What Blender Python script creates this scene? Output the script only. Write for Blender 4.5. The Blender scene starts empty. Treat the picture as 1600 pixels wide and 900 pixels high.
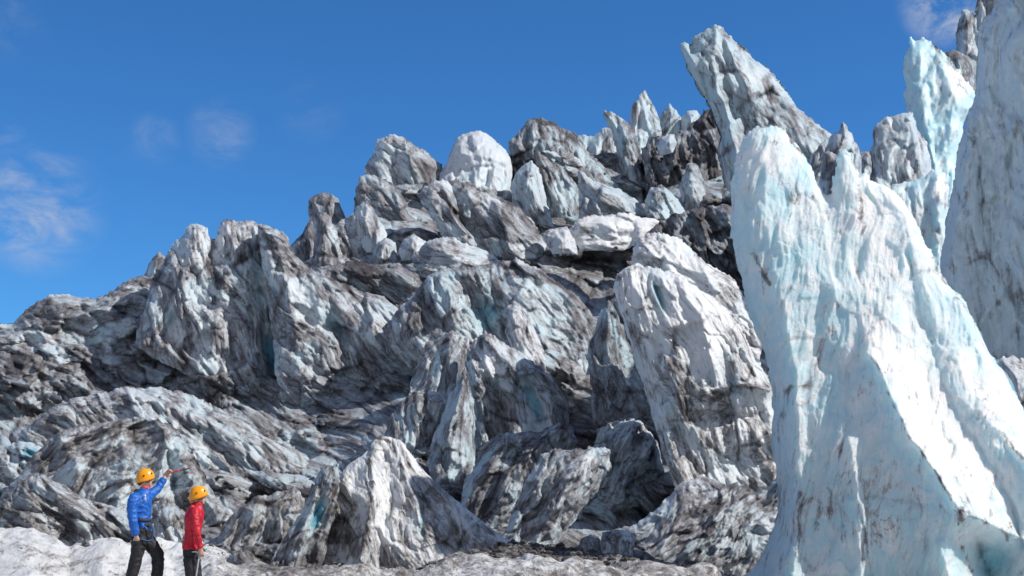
import bpy, bmesh, math
import numpy as np
from mathutils import Vector, Matrix, Euler

# ------------------------------------------------------------------ camera, sky, sun, exposure
scene = bpy.context.scene
COL = scene.collection
CAM_Z = 1.1
FPX = 1600 * 50.0 / 36.0                       # focal length in photo pixels
PITCH = math.atan(350.0 / FPX)
cam_data = bpy.data.cameras.new("camera")
cam_data.lens = 50.0
cam_data.sensor_width = 36.0
cam_data.clip_start = 0.1
cam_data.clip_end = 3000.0
cam = bpy.data.objects.new("camera", cam_data)
cam.location = (0, 0, CAM_Z)
cam.rotation_euler = (math.pi / 2 + PITCH, 0, 0)
COL.objects.link(cam)
scene.camera = cam

SUN_DIR = Vector((0.70, -0.18, 0.70)).normalized()        # towards the sun
SUN_EL = math.asin(SUN_DIR.z)
SUN_ROT = math.atan2(SUN_DIR.x, SUN_DIR.y)

scene.view_settings.view_transform = 'Standard'
scene.view_settings.look = 'None'
scene.view_settings.gamma = 1.0
scene.view_settings.use_curve_mapping = False
scene.view_settings.exposure = 0.0
scene.cycles.use_denoising = True
scene.cycles.max_bounces = 8
scene.cycles.diffuse_bounces = 4
scene.cycles.sample_clamp_indirect = 6.0


def raydir(px, py):
    """world direction (not normalised) through photo pixel px, py; works on arrays"""
    x = (px - 800.0) / FPX
    y = (450.0 - py) / FPX
    c, s = math.cos(PITCH), math.sin(PITCH)
    return x, c - s * y, s + c * y


def at(px, py, d):
    x, y, z = raydir(px, py)
    return Vector((x * d / y, d, CAM_Z + z * d / y))


class NT:
    """small helper to write node trees"""
    def __init__(self, tree):
        self.t = tree
        tree.nodes.clear()

    def n(self, kind, ins=None, **props):
        nd = self.t.nodes.new(kind)
        for k, v in props.items():
            setattr(nd, k, v)
        for k, v in (ins or {}).items():
            sock = nd.inputs[k]
            if isinstance(v, bpy.types.NodeSocket):
                self.t.links.new(v, sock)
            else:
                sock.default_value = v
        return nd

    def math(self, op, a, b=0.0, c=0.0, clamp=False):
        return self.n('ShaderNodeMath', {0: a, 1: b, 2: c}, operation=op, use_clamp=clamp).outputs[0]

    def vmath(self, op, a, b=(0, 0, 0)):
        return self.n('ShaderNodeVectorMath', {0: a, 1: b}, operation=op)

    def smooth(self, v, lo, hi, a=0.0, b=1.0):
        return self.n('ShaderNodeMapRange', {0: v, 1: lo, 2: hi, 3: a, 4: b}, interpolation_type='SMOOTHSTEP').outputs[0]

    def noise(self, vec, scale, detail=4.0, rough=0.5, dist=0.0):
        return self.n('ShaderNodeTexNoise', {'Vector': vec, 'Scale': scale, 'Detail': detail, 'Roughness': rough,
                                             'Distortion': dist}).outputs[0]

    def mix(self, f, a, b):
        nd = self.n('ShaderNodeMix', data_type='RGBA')
        for k, v in ((0, f), (6, a), (7, b)):
            if isinstance(v, bpy.types.NodeSocket):
                self.t.links.new(v, nd.inputs[k])
            else:
                nd.inputs[k].default_value = v if not isinstance(v, tuple) else (v + (1.0,))[:4]
        return nd.outputs[2]


world = bpy.data.worlds.new("World")
scene.world = world
world.use_nodes = True
w = NT(world.node_tree)
sky = w.n('ShaderNodeTexSky', sky_type='NISHITA', sun_disc=False, sun_elevation=SUN_EL, sun_rotation=SUN_ROT,
          altitude=1500.0, air_density=1.0, dust_density=0.25, ozone_density=4.0)
tc = w.n('ShaderNodeTexCoord').outputs['Generated']
mask = None
for (px, py, r, amt) in ((50, 325, 0.055, 1.3), (95, 355, 0.026, 1.1), (345, 208, 0.028, 0.75), (240, 218, 0.022, 0.5), (1475, 4, 0.034, 2.6),
                         (5, 220, 0.02, 0.5), (480, 175, 0.03, 0.22), (15, 40, 0.03, 0.3)):
    dv = Vector(raydir(px, py)).normalized()
    dist = w.vmath('DISTANCE', tc, tuple(dv)).outputs['Value']
    m = w.smooth(dist, r, r * 0.1, 0.0, amt)
    mask = m if mask is None else w.math('MAXIMUM', mask, m)
warp = w.vmath('MULTIPLY', tc, (1.0, 1.0, 1.9)).outputs[0]
cn = w.noise(warp, 21.0, 9.0, 0.64, 0.5)
cl = w.math('MULTIPLY', mask, w.smooth(cn, 0.37, 0.80), clamp=True)
tint = w.n('ShaderNodeMix', data_type='RGBA', blend_type='MULTIPLY')
w.t.links.new(sky.outputs[0], tint.inputs[6])
tint.inputs[0].default_value = 1.0
tint.inputs[7].default_value = (0.44, 1.02, 1.50, 1.0)
rim = w.n('ShaderNodeSeparateXYZ', {0: tc}).outputs['Y']                 # bright broken cloud added behind the camera, out of view, as neutral fill light
back_fill = w.math('MULTIPLY', w.smooth(rim, 0.25, -0.35), w.smooth(w.noise(tc, 3.2, 6.0, 0.6), 0.30, 0.62))
skycol = w.mix(w.math('MULTIPLY', cl, 0.62), tint.outputs[2], (6.2, 6.6, 7.4))
skycol = w.mix(back_fill, skycol, (4.6, 4.6, 4.7))
bg = w.n('ShaderNodeBackground', {'Color': skycol, 'Strength': 0.088})
w.n('ShaderNodeOutputWorld', {'Surface': bg.outputs[0]})

sun_data = bpy.data.lights.new("sun", 'SUN')
sun_data.energy = 4.6
sun_data.angle = math.radians(0.53)
sun_data.color = (1.0, 0.955, 0.89)
sun = bpy.data.objects.new("sun", sun_data)
sun.rotation_euler = SUN_DIR.to_track_quat('Z', 'Y').to_euler()
sun.location = (30, -20, 60)
COL.objects.link(sun)

# ------------------------------------------------------------------ noise in numpy
_rng = np.random.RandomState(7)
_PERM = np.tile(_rng.permutation(256), 3).astype(np.int32)
_G3 = _rng.normal(size=(256, 3)).astype(np.float32)
_G3 /= np.linalg.norm(_G3, axis=1)[:, None]
_R4 = _rng.rand(256, 4).astype(np.float32)


def perlin(x, y, z):
    x0 = np.floor(x); y0 = np.floor(y); z0 = np.floor(z)
    fx = (x - x0).astype(np.float32); fy = (y - y0).astype(np.float32); fz = (z - z0).astype(np.float32)
    xi = x0.astype(np.int32) & 255; yi = y0.astype(np.int32) & 255; zi = z0.astype(np.int32) & 255
    u = fx * fx * fx * (fx * (fx * 6 - 15) + 10)
    v = fy * fy * fy * (fy * (fy * 6 - 15) + 10)
    ww = fz * fz * fz * (fz * (fz * 6 - 15) + 10)
    out = 0.0
    for dx in (0, 1):
        a = _PERM[xi + dx]
        wx = u if dx else 1 - u
        for dy in (0, 1):
            b = _PERM[a + yi + dy]
            wy = v if dy else 1 - v
            for dz in (0, 1):
                g = _G3[_PERM[b + zi + dz]]
                wz = ww if dz else 1 - ww
                out = out + wx * wy * wz * (g[:, 0] * (fx - dx) + g[:, 1] * (fy - dy) + g[:, 2] * (fz - dz))
    return out * 1.5


def fbm(x, y, z, octaves=4, gain=0.5, ridged=False):
    s = 0.0; a = 1.0; tot = 0.0
    for k in range(octaves):
        n = perlin(x + 17.3 * k, y + 9.1 * k, z + 3.7 * k)
        if ridged:
            n = 1.0 - 2.0 * np.abs(n)
        s = s + a * n; tot += a
        x = x * 2.03; y = y * 2.03; z = z * 2.03; a *= gain
    return s / tot


def facets(u, v, sharp=9.0, seed=0, seams=False):
    """chipped planes: every cell of a jittered grid carries a tilted plane, blended tightly at the borders;
    seams also gives how close a point lies to the crack between two planes"""
    u0 = np.floor(u); v0 = np.floor(v)
    num = 0.0; den = 1e-9; c1 = 0.0; c2 = 0.0
    f1 = np.full(u.shape, 9.0, np.float32); f2 = f1.copy()
    for i in (-1, 0, 1):
        for j in (-1, 0, 1):
            ci = (u0 + i).astype(np.int32); cj = (v0 + j).astype(np.int32)
            h = _PERM[(_PERM[(ci + seed) & 255] + cj) & 255]
            r = _R4[h]; r2 = _R4[_PERM[h + 31]]
            du = u - (u0 + i + r[:, 0]); dv = v - (v0 + j + r[:, 1])
            dd = du * du + dv * dv
            wgt = np.exp(-sharp * dd)
            num = num + wgt * ((r2[:, 0] - 0.5) * 0.9 + (r[:, 2] - 0.5) * 1.9 * du + (r[:, 3] - 0.5) * 1.9 * dv)
            den = den + wgt
            if seams:
                c1 = c1 + wgt * _R4[_PERM[h + 77]][:, 0]; c2 = c2 + wgt * _R4[_PERM[h + 91]][:, 1]
                f2 = np.minimum(f2, np.maximum(f1, dd)); f1 = np.minimum(f1, dd)
    if seams:
        return num / den, np.sqrt(f2) - np.sqrt(f1), c1 / den - 0.5, c2 / den - 0.5
    return num / den


def seg_dist(X, Y, pts, closed):
    """distance to a polyline and the value of its 3rd coordinate at the closest point"""
    n = len(pts)
    best = np.full(X.shape, 1e18, np.float32); val = np.zeros(X.shape, np.float32)
    for i in range(n if closed else n - 1):
        a = pts[i]; b = pts[(i + 1) % n]
        ex, ey = b[0] - a[0], b[1] - a[1]
        L = ex * ex + ey * ey + 1e-9
        t = np.clip(((X - a[0]) * ex + (Y - a[1]) * ey) / L, 0, 1)
        d = (X - a[0] - t * ex) ** 2 + (Y - a[1] - t * ey) ** 2
        va = a[2] if len(a) > 2 else 0.0
        vb = b[2] if len(b) > 2 else 0.0
        m = d < best
        best = np.where(m, d, best); val = np.where(m, va + t * (vb - va), val)
    return np.sqrt(best), val


def inside(X, Y, pts):
    r = np.zeros(X.shape, bool)
    n = len(pts)
    for i in range(n):
        x1, y1 = pts[i][0], pts[i][1]; x2, y2 = pts[(i + 1) % n][0], pts[(i + 1) % n][1]
        if y1 == y2:
            continue
        c = ((y1 > Y) != (y2 > Y)) & (X < (x2 - x1) * (Y - y1) / (y2 - y1) + x1)
        r ^= c
    return r


# ------------------------------------------------------------------ materials
def set_bsdf(b, **kw):
    for k, v in kw.items():
        b.inputs[k].default_value = v


def ice_material(name, sss=0.0, cold=(0.44, 0.56, 0.61), crust=(0.65, 0.67, 0.69), thick_amt=0.93, bump=0.6):
    m = bpy.data.materials.new(name); m.use_nodes = True
    t = NT(m.node_tree)
    flow = t.n('ShaderNodeAttribute', attribute_name='flow').outputs['Vector']       # metres along / across the grain of the ice
    dirt = t.n('ShaderNodeAttribute', attribute_name='dirt').outputs['Fac']
    blue = t.n('ShaderNodeAttribute', attribute_name='blue').outputs['Fac']
    white = t.n('ShaderNodeAttribute', attribute_name='white').outputs['Fac']
    warm = t.n('ShaderNodeAttribute', attribute_name='warm').outputs['Fac']
    streakv = t.vmath('MULTIPLY', flow, (1.0, 0.12, 1.0)).outputs[0]
    streakw = t.vmath('MULTIPLY', flow, (1.0, 0.38, 1.0)).outputs[0]
    n_st = t.noise(streakv, 7.5, 8.0, 0.68, 0.8)
    n_bl = t.noise(flow, 2.1, 9.0, 0.66, 0.5)
    n_md = t.noise(streakw, 7.0, 8.0, 0.72, 0.6)
    n_fi = t.noise(flow, 34.0, 5.0, 0.7)
    n_vn = t.noise(streakw, 2.6, 6.0, 0.6, 1.2)
    # how much silt lies here
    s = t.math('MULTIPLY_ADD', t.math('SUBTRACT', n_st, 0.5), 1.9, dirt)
    s = t.math('MULTIPLY_ADD', t.math('SUBTRACT', n_bl, 0.5), 1.15, s)
    s = t.math('MULTIPLY_ADD', t.math('SUBTRACT', n_md, 0.5), 1.1, s)
    s = t.math('MULTIPLY_ADD', t.math('SUBTRACT', n_fi, 0.5), 0.55, s)
    thin = t.smooth(s, 0.14, 0.78)
    thick = t.smooth(s, 0.66, 1.22)
    vein = t.smooth(t.math('ABSOLUTE', t.math('SUBTRACT', n_vn, 0.5)), 0.022, 0.002)
    vein = t.math('MULTIPLY', vein, t.smooth(s, 0.10, 0.5))
    # ice itself
    wv = t.math('MULTIPLY_ADD', t.math('SUBTRACT', n_bl, 0.5), 1.5, white)
    wv = t.math('MULTIPLY_ADD', t.math('SUBTRACT', n_md, 0.5), 0.7, wv)
    ice = t.mix(t.smooth(wv, 0.1, 0.9), cold, crust)
    bl = t.math('MULTIPLY_ADD', t.math('SUBTRACT', n_st, 0.5), 0.5, blue)
    ice = t.mix(t.smooth(bl, 0.2, 1.15), ice, (0.13, 0.385, 0.49))
    silt_thin = t.mix(warm, (0.185, 0.172, 0.184), (0.25, 0.222, 0.20))
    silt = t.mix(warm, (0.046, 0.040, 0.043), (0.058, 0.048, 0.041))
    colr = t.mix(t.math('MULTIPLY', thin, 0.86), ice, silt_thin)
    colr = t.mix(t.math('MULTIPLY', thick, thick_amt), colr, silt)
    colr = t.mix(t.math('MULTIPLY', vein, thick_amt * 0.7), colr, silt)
    rough = t.n('ShaderNodeMapRange', {0: thin, 1: 0.0, 2: 1.0, 3: 0.34, 4: 0.75}).outputs[0]
    hgt = t.math('MULTIPLY_ADD', n_md, 0.6, t.math('MULTIPLY', n_fi, 0.16))
    hgt = t.math('MULTIPLY_ADD', thick, 0.10, hgt)
    bump = t.n('ShaderNodeBump', {'Strength': bump, 'Distance': 0.22, 'Height': hgt}).outputs[0]
    b = t.n('ShaderNodeBsdfPrincipled', {'Base Color': colr, 'Roughness': rough, 'Specular IOR Level': 0.6, 'Normal': bump, 'IOR': 1.31})
    if sss > 0:
        t.t.links.new(t.math('MULTIPLY', t.math('SUBTRACT', 1.0, thin), sss), b.inputs['Subsurface Weight'])
        b.inputs['Subsurface Radius'].default_value = (0.25, 0.62, 0.85)
        b.inputs['Subsurface Scale'].default_value = 0.9
    t.n('ShaderNodeOutputMaterial', {'Surface': b.outputs[0]})
    return m


ICE = ice_material("dirty_glacier_ice")
ICE_CLEAR = ice_material("clear_glacier_ice", 0.42, (0.51, 0.75, 0.815), (0.87, 0.875, 0.87), 0.85, 0.55)
ICE_WHITE = ice_material("sun_bleached_ice", 0.0, (0.52, 0.68, 0.74), (0.82, 0.825, 0.825), 0.93, 0.8)
ICE_GREY = ice_material("weathered_glacier_ice", 0.0, (0.62, 0.75, 0.80), (0.76, 0.79, 0.81), 0.5, 0.6)


# ------------------------------------------------------------------ building a block of ice
def tag(o, label=None, cat=None, group=None, kind=None):
    if label: o['label'] = label
    if cat: o['category'] = cat
    if group: o['group'] = group
    if kind: o['kind'] = kind
    return o


def mesh_from(name, verts, quads, attrs, mat, smooth=True):
    me = bpy.data.meshes.new(name)
    nv, nf = len(verts), len(quads)
    me.vertices.add(nv)
    me.vertices.foreach_set('co', np.asarray(verts, np.float32).ravel())
    me.loops.add(nf * 4)
    me.loops.foreach_set('vertex_index', np.asarray(quads, np.int32).ravel())
    me.polygons.add(nf)
    me.polygons.foreach_set('loop_start', np.arange(0, nf * 4, 4, dtype=np.int32))
    me.polygons.foreach_set('use_smooth', np.ones(nf, bool) if smooth else np.zeros(nf, bool))
    me.update(calc_edges=True)
    for k, a in attrs.items():
        a = np.asarray(a, np.float32)
        if a.ndim == 2:
            at_ = me.attributes.new(k, 'FLOAT_VECTOR', 'POINT'); at_.data.foreach_set('vector', a.ravel())
        else:
            at_ = me.attributes.new(k, 'FLOAT', 'POINT'); at_.data.foreach_set('value', a)
    me.materials.append(mat)
    me.validate()
    o = bpy.data.objects.new(name, me)
    COL.objects.link(o)
    return o


def blobs(X, Y, lst):
    """soft elliptic patches: (x, y, rx, ry, amount[, angle])"""
    r = np.zeros(X.shape, np.float32)
    for b in lst:
        a = math.radians(b[5]) if len(b) > 5 else 0.0
        dx = X - b[0]; dy = Y - b[1]
        u = dx * math.cos(a) + dy * math.sin(a); v = -dx * math.sin(a) + dy * math.cos(a)
        r += b[4] * np.exp(-((u / b[2]) ** 2 + (v / b[3]) ** 2))
    return r


_seed = [0]
FEET = []


def ice(name, d, outline, ridges=(), lean=0.35, grain=90.0, dirt=0.3, white=0.5, blue=0.0, warm=0.0, rough=1.0, edge=7.0, edge_w=None,
        back=None, step=2.2, jag=1.0, fac=1.0, groove=1.0, dirts=(), blues=(), whites=(), lines=(), auto=0.0, depth=None, mat=None, p=1.3,
        facsize=46.0, sheet=False, swirl=0.0, foot=True, foot_in=0.25, seam=0.30, patchy=1.0):
    """One block of ice. outline / ridges are traced on the photo; d is its distance in metres, offsets are photo pixels at that distance.
    grain is the direction (degrees, 0 = to the right, 90 = down) in which the ice is fluted."""
    _seed[0] += 1
    sd0 = _seed[0] * 13.7
    ol = np.array([(q[0], q[1]) for q in outline], float)
    x0, y0 = ol.min(0) - 3 * step - 4; x1, y1 = ol.max(0) + 3 * step + 4
    ybot = ol[:, 1].max(); size = math.sqrt(max((x1 - x0) * (y1 - y0), 1.0))
    nx = int((x1 - x0) / step) + 1; ny = int((y1 - y0) / step) + 1
    gx, gy = np.meshgrid(x0 + step * np.arange(nx), y0 + step * np.arange(ny))
    X = gx.ravel().astype(np.float32); Y = gy.ravel().astype(np.float32)
    dist, oval = seg_dist(X, Y, outline, True)
    sd = np.where(inside(X, Y, outline), dist, -dist)
    Z0 = np.full(X.shape, sd0, np.float32)
    jn = fbm(X / 34, Y / 34, Z0, 4, 0.6)
    sd = sd + jag * 7.5 * jn * np.clip(size / 160, 0.25, 1.0)
    up = np.clip(1.0 - 1.6 * (Y - ol[:, 1].min()) / max(ybot - ol[:, 1].min(), 1.0), 0, 1)
    sd = sd + jag * np.clip(size / 120, .4, 1.1) * (0.4 + up) * 3.2 * (fbm(X / 11, Y / 30, Z0 + 21, 3, .6, True) - .35)
    G = sd.reshape(ny, nx)
    gyy, gxx = np.gradient(G, step)
    gl = gxx ** 2 + gyy ** 2 + 1e-6
    cellmax = np.maximum(np.maximum(G[:-1, :-1], G[1:, :-1]), np.maximum(G[:-1, 1:], G[1:, 1:]))
    keep = cellmax > 0
    out = sd < 0
    sx = np.clip(-(sd * gxx.ravel()) / gl.ravel(), -2 * step, 2 * step)
    sy = np.clip(-(sd * gyy.ravel()) / gl.ravel(), -2 * step, 2 * step)
    X = np.where(out, X + sx, X); Y = np.where(out, Y + sy, Y)
    sdc = np.maximum(sd, 0)
    # relief: blend of the outline and the ridge lines
    hgt = ybot - ol[:, 1].min()
    ft = np.clip((Y - (ybot - 0.45 * hgt)) / (0.40 * hgt), 0, 1) if foot else np.zeros(X.shape)
    ft = ft * ft * (3 - 2 * ft)                          # towards the foot the block runs on into the bed instead of rounding off
    wo = np.power(dist + 0.6 + ft * 0.5 * size, -p)
    num = wo * oval; den = wo.copy()
    if auto:
        i = int(ol[:, 1].argmin()); c = ol.mean(0)
        r = auto * min(x1 - x0, y1 - y0)
        ridges = list(ridges) + [[(ol[i, 0] + 1, ol[i, 1] + 4, r * 0.25), (0.5 * (ol[i, 0] + c[0]), 0.5 * (ol[i, 1] + c[1]), r), (c[0], 0.5 * (c[1] + ybot), r * 1.1)]]
    rwx = fbm(X / 45, Y / 45, Z0 + 61, 3) * 9; rwy = fbm(X / 45, Y / 45, Z0 + 67, 3) * 9
    for rg in ridges:
        dr, rv = seg_dist(X + rwx, Y + rwy, rg, False)
        wgt = np.power(dr + 0.6, -p)
        num += wgt * rv; den += wgt
    rel = num / den
    rel = rel - np.minimum(16.0, 0.1 * size) * np.clip(blobs(X, Y, blues), 0, 1)         # the blue ice shows where the block is cleft
    ew = edge_w or max(edge * 1.6, 6.0)
    q = np.clip(np.maximum(sdc / ew, ft), 0, 1)
    rel = rel + edge * (0.55 * q + 0.45 * np.sqrt(np.maximum(1 - (1 - q) ** 2, 0)))
    # fluting, chips and crumbly grain
    ga = math.radians(grain)
    wx = fbm(X / 120, Y / 120, Z0, 2) * (26 + swirl); wy = fbm(X / 120 + 40, Y / 120, Z0, 2) * (26 + swirl)
    Xw = X + wx; Yw = Y + wy
    u = -Xw * math.sin(ga) + Yw * math.cos(ga)          # across the grain
    v = Xw * math.cos(ga) + Yw * math.sin(ga)           # along the grain
    fade = np.clip(sdc / (ew * 0.9), 0.0, 1.0)
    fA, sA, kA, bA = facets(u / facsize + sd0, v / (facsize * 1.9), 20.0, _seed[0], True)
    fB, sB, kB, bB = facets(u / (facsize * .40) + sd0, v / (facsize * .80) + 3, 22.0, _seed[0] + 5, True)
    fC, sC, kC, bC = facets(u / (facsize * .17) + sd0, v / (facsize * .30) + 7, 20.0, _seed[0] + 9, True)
    rel_n = fac * (21 * fA + 9.5 * fB + 3.0 * fC) + fac * 8.0 * fbm(u / 62, v / 105, rel / 80 + sd0, 3, 0.5, True)
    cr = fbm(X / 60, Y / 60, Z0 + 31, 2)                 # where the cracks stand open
    rel_n = rel_n - fac * 5.0 * np.exp(-(sA / 0.07) ** 2) * np.clip(0.5 + 1.6 * cr, 0, 1) - fac * 2.2 * np.exp(-(sB / 0.09) ** 2) * np.clip(0.4 - 1.6 * cr, 0, 1)
    rel_n = rel_n + groove * (9.0 * fbm(u / 30, v / 190, rel / 60 + sd0, 4, 0.55, True) + 3.4 * fbm(u / 7.5, v / 60, rel / 30 + sd0, 3, 0.6, True))
    rel_n = rel_n + 2.4 * fbm(Xw / 26, Yw / 26, rel / 26 + sd0, 4, 0.62) + 1.2 * fbm(Xw / 9, Yw / 9, rel / 9 + sd0, 4, 0.62, True)
    mound = rough * rel_n * (0.25 + 0.75 * fade)
    front = rel + mound
    if depth is None:
        base = d + lean * (ybot - Y) * d / FPX
    else:
        base = depth(X, Y)
    scl = (d if depth is None else base) / FPX
    def world_pos(off):
        D = base - off * scl
        rx, ry, rz = raydir(X, Y)
        return np.stack([rx * D / ry, D, CAM_Z + rz * D / ry], 1)
    PF = world_pos(front)
    bk = back if back is not None else max(0.45 * min(x1 - x0, y1 - y0), 14.0)
    PB = world_pos(-bk * np.sqrt(np.maximum(1 - (1 - np.clip(sdc / (bk * 1.1), 0, 1)) ** 2, 0)) + np.where(out, front, 0))
    # attributes
    flow = np.stack([u, v, rel], 1) / 100.0 + np.array([sd0, sd0 * 0.37, 0])
    da = np.full(X.shape, dirt + (0.085 if mat is None else 0.0), np.float32) + blobs(Xw, Yw, dirts)
    for ln in lines:                                     # traced cracks and silt seams: (polyline, width, amount)
        dl, _ = seg_dist(X + 5 * fbm(X / 16, Y / 16, Z0 + 5, 3), Y + 5 * fbm(X / 16, Y / 16, Z0 + 9, 3), ln[0], False)
        da += ln[2] * np.exp(-(dl / ln[1]) ** 2) * (0.75 + 0.9 * fbm(X / 26, Y / 26, Z0 + 2, 3))
    patchy = patchy * min(1.0, 0.25 + max(dirt, 0) / 0.45)
    da += patchy * (0.42 * kA + 0.34 * kB + 0.16 * kC)          # some planes broke off recently and are still clean
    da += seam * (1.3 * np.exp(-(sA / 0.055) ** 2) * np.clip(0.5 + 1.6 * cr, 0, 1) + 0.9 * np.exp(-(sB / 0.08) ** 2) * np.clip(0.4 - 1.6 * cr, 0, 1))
    ba = np.full(X.shape, blue, np.float32) + blobs(Xw * .5 + X * .5, Yw * .5 + Y * .5, blues)
    ba += patchy * np.maximum(0.36 * bA + 0.2 * bB, -0.1)
    da -= 0.35 * np.clip(blobs(Xw * .5 + X * .5, Yw * .5 + Y * .5, blues), 0, 1)
    wa = np.full(X.shape, white, np.float32) + blobs(Xw, Yw, whites)
    wm = np.full(X.shape, warm, np.float32)
    # faces
    idx = np.arange(nx * ny).reshape(ny, nx)
    a = idx[:-1, :-1][keep]; b = idx[:-1, 1:][keep]; c = idx[1:, 1:][keep]; e = idx[1:, :-1][keep]
    used = np.zeros(nx * ny, bool)
    for k in (a, b, c, e):
        used[k] = True
    fmap = np.cumsum(used) - 1
    sel = np.nonzero(used)[0]
    FQ = np.stack([fmap[a], fmap[e], fmap[c], fmap[b]], 1)
    nf = len(sel)
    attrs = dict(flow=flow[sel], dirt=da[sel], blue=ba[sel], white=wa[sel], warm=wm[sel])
    V = PF[sel]
    if not sheet:
        inner = used & ~out
        isel = np.nonzero(inner)[0]
        bmap = np.where(out, fmap, 0)
        bmap[isel] = nf + np.arange(len(isel))
        BQ = np.stack([bmap[a], bmap[b], bmap[c], bmap[e]], 1)
        V = np.concatenate([V, PB[isel]])
        FQ = np.concatenate([FQ, BQ])
        for k in list(attrs):
            full = dict(flow=flow, dirt=da, blue=ba, white=wa, warm=wm)[k]
            attrs[k] = np.concatenate([attrs[k], full[isel]])
    if foot and not sheet:                               # remember where the bed has to come up to this block
        for f in (0.2, 0.5, 0.8):
            m = (~out) & (Y > ybot - 0.16 * hgt) & (Y < ybot - 0.05 * hgt) & (np.abs(X - (x0 + f * (x1 - x0))) < 0.12 * (x1 - x0))
            if m.any():
                FEET.append((float(X[m].mean()), float(Y[m].mean()), float(PF[m, 1].mean()) - foot_in))
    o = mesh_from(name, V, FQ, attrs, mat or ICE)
    return o


def serac(name, label, d, outline, group="seracs of the icefall", cat="serac", **kw):
    o = ice(name, d, outline, **kw)
    me = o.data
    co = np.empty(len(me.vertices) * 3, np.float32); me.vertices.foreach_get('co', co); co = co.reshape(-1, 3)
    base = np.array([co[:, 0].mean(), co[:, 1].mean(), co[:, 2].min()], np.float32)
    me.vertices.foreach_set('co', (co - base).ravel()); me.update()
    o.location = Vector([float(q) for q in base])
    return tag(o, label, cat, group, 'thing')


# ------------------------------------------------------------------ right: back wall and towers
serac("ice_spire", "grey jagged ice spires at the very top right corner, above the tall shaded wall", 92,
      [(1494, 82), (1496, 40), (1503, 16), (1512, 14), (1521, 26), (1527, 2), (1540, -20), (1640, -30), (1640, 140), (1500, 140)],
      ridges=[[(1512, 16, 4), (1515, 90, 18)], [(1545, 0, 10), (1548, 110, 22)]], dirt=0.32, white=0.4, grain=95)
serac("ice_block", "small dark silty block wedged behind the pale pointed tower at upper right", 84,
      [(1470, 84), (1490, 77), (1512, 88), (1524, 97), (1526, 150), (1478, 150)], auto=0.3, dirt=0.62, white=0.3)
serac("ice_tower", "pale blue pointed ice tower with brown-edged sloping top, left of the shaded wall", 72,
      [(1424, 60), (1431, 67), (1443, 61), (1460, 72), (1485, 95), (1510, 122), (1523, 146), (1521, 175), (1506, 192), (1500, 300), (1500, 400), (1470, 400), (1455, 300), (1446, 225),
       (1420, 300), (1418, 240), (1420, 202), (1416, 172), (1413, 112), (1417, 80)],
      ridges=[[(1437, 66, 4), (1440, 130, 30), (1447, 195, 30), (1462, 280, 30), (1475, 360, 30)], [(1460, 75, 8), (1490, 150, 34), (1480, 250, 22), (1480, 380, 20)]],
      dirt=0.06, white=0.28, blue=0.13, grain=100, rough=.55, patchy=.5, seam=.12, whites=[(1490, 130, 22, 40, .5, 30)], lines=[([(1443, 62), (1462, 74), (1486, 96), (1511, 124)], 4, .7)], mat=ICE_CLEAR)
serac("ice_block", "grey topped square block on the skyline between front fin and pale pointed tower", 64,
      [(1361, 300), (1361, 235), (1367, 200), (1384, 183), (1408, 177), (1425, 177), (1433, 196), (1446, 222), (1454, 258), (1460, 300), (1430, 330), (1380, 330)],
      ridges=[[(1388, 184, 6), (1384, 230, 22), (1390, 300, 28)], [(1425, 182, 8), (1432, 240, 24), (1440, 300, 26)]], dirt=0.22, white=0.55, blue=.05, rough=.75, grain=80,
      lines=[([(1366, 205), (1362, 260), (1364, 300)], 5, .6)])
serac("ice_block", "bulging pale blue block with a white capped knob, just below the grey topped square block", 58,
      [(1384, 296), (1400, 288), (1436, 280), (1462, 262), (1475, 270), (1482, 298), (1484, 350), (1476, 420), (1470, 480), (1430, 480), (1390, 380), (1370, 320)],
      ridges=[[(1462, 268, 8), (1468, 310, 26), (1462, 390, 22)], [(1400, 295, 6), (1430, 330, 24), (1440, 420, 20)]], dirt=0.08, white=0.45, blue=.12, rough=.65, patchy=.5, seam=.15, grain=85,
      whites=[(1468, 285, 16, 20, .6)], lines=[([(1458, 300), (1466, 318), (1480, 322)], 4, .6)], mat=ICE_CLEAR)
serac("ice_wall", "huge smooth shaded grey-blue ice wall filling the upper right edge", 40,
      [(2250, -420), (1900, -330), (1640, -120), (1585, -30), (1556, 6), (1538, 32), (1527, 52), (1528, 92), (1524, 152), (1518, 168), (1509, 190), (1500, 222), (1492, 272), (1481, 340), (1470, 402),
       (1466, 432), (1480, 520), (1500, 640), (1530, 980), (2250, 980)],
      ridges=[[(1585, -30, 30), (1600, 100, 95), (1615, 250, 115), (1640, 420, 130), (1660, 700, 150)], [(1700, -100, 150), (1760, 300, 220), (1780, 700, 240)], [(1950, -250, 120), (2000, 300, 190), (2020, 900, 220)],
              [(1526, 170, 6), (1512, 260, 26), (1492, 380, 34), (1496, 480, 40)], [(1535, 190, 12), (1528, 290, 22), (1535, 480, 34), (1555, 620, 40)]],
      lean=0.12, step=2.6, foot=False, mat=ICE_GREY, dirt=0.04, white=0.3, blue=.06, grain=84, rough=.95, edge=10, facsize=60, groove=1.9, patchy=.5, back=60,
      dirts=[(1535, 400, 26, 110, .16, 8), (1590, 480, 14, 60, .16)], lines=[([(1524, 200), (1518, 262), (1508, 300), (1514, 330)], 5, .45), ([(1560, 470), (1568, 560)], 4, .4), ([(1530, 250), (1524, 320)], 4, .4)])
serac("ice_block", "small bright white block at the right edge beneath the shaded wall", 35,
      [(1545, 566), (1566, 558), (1600, 560), (1660, 570), (1780, 640), (1900, 980), (1560, 980)], auto=.3, dirt=.15, white=.6, grain=60)

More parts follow.
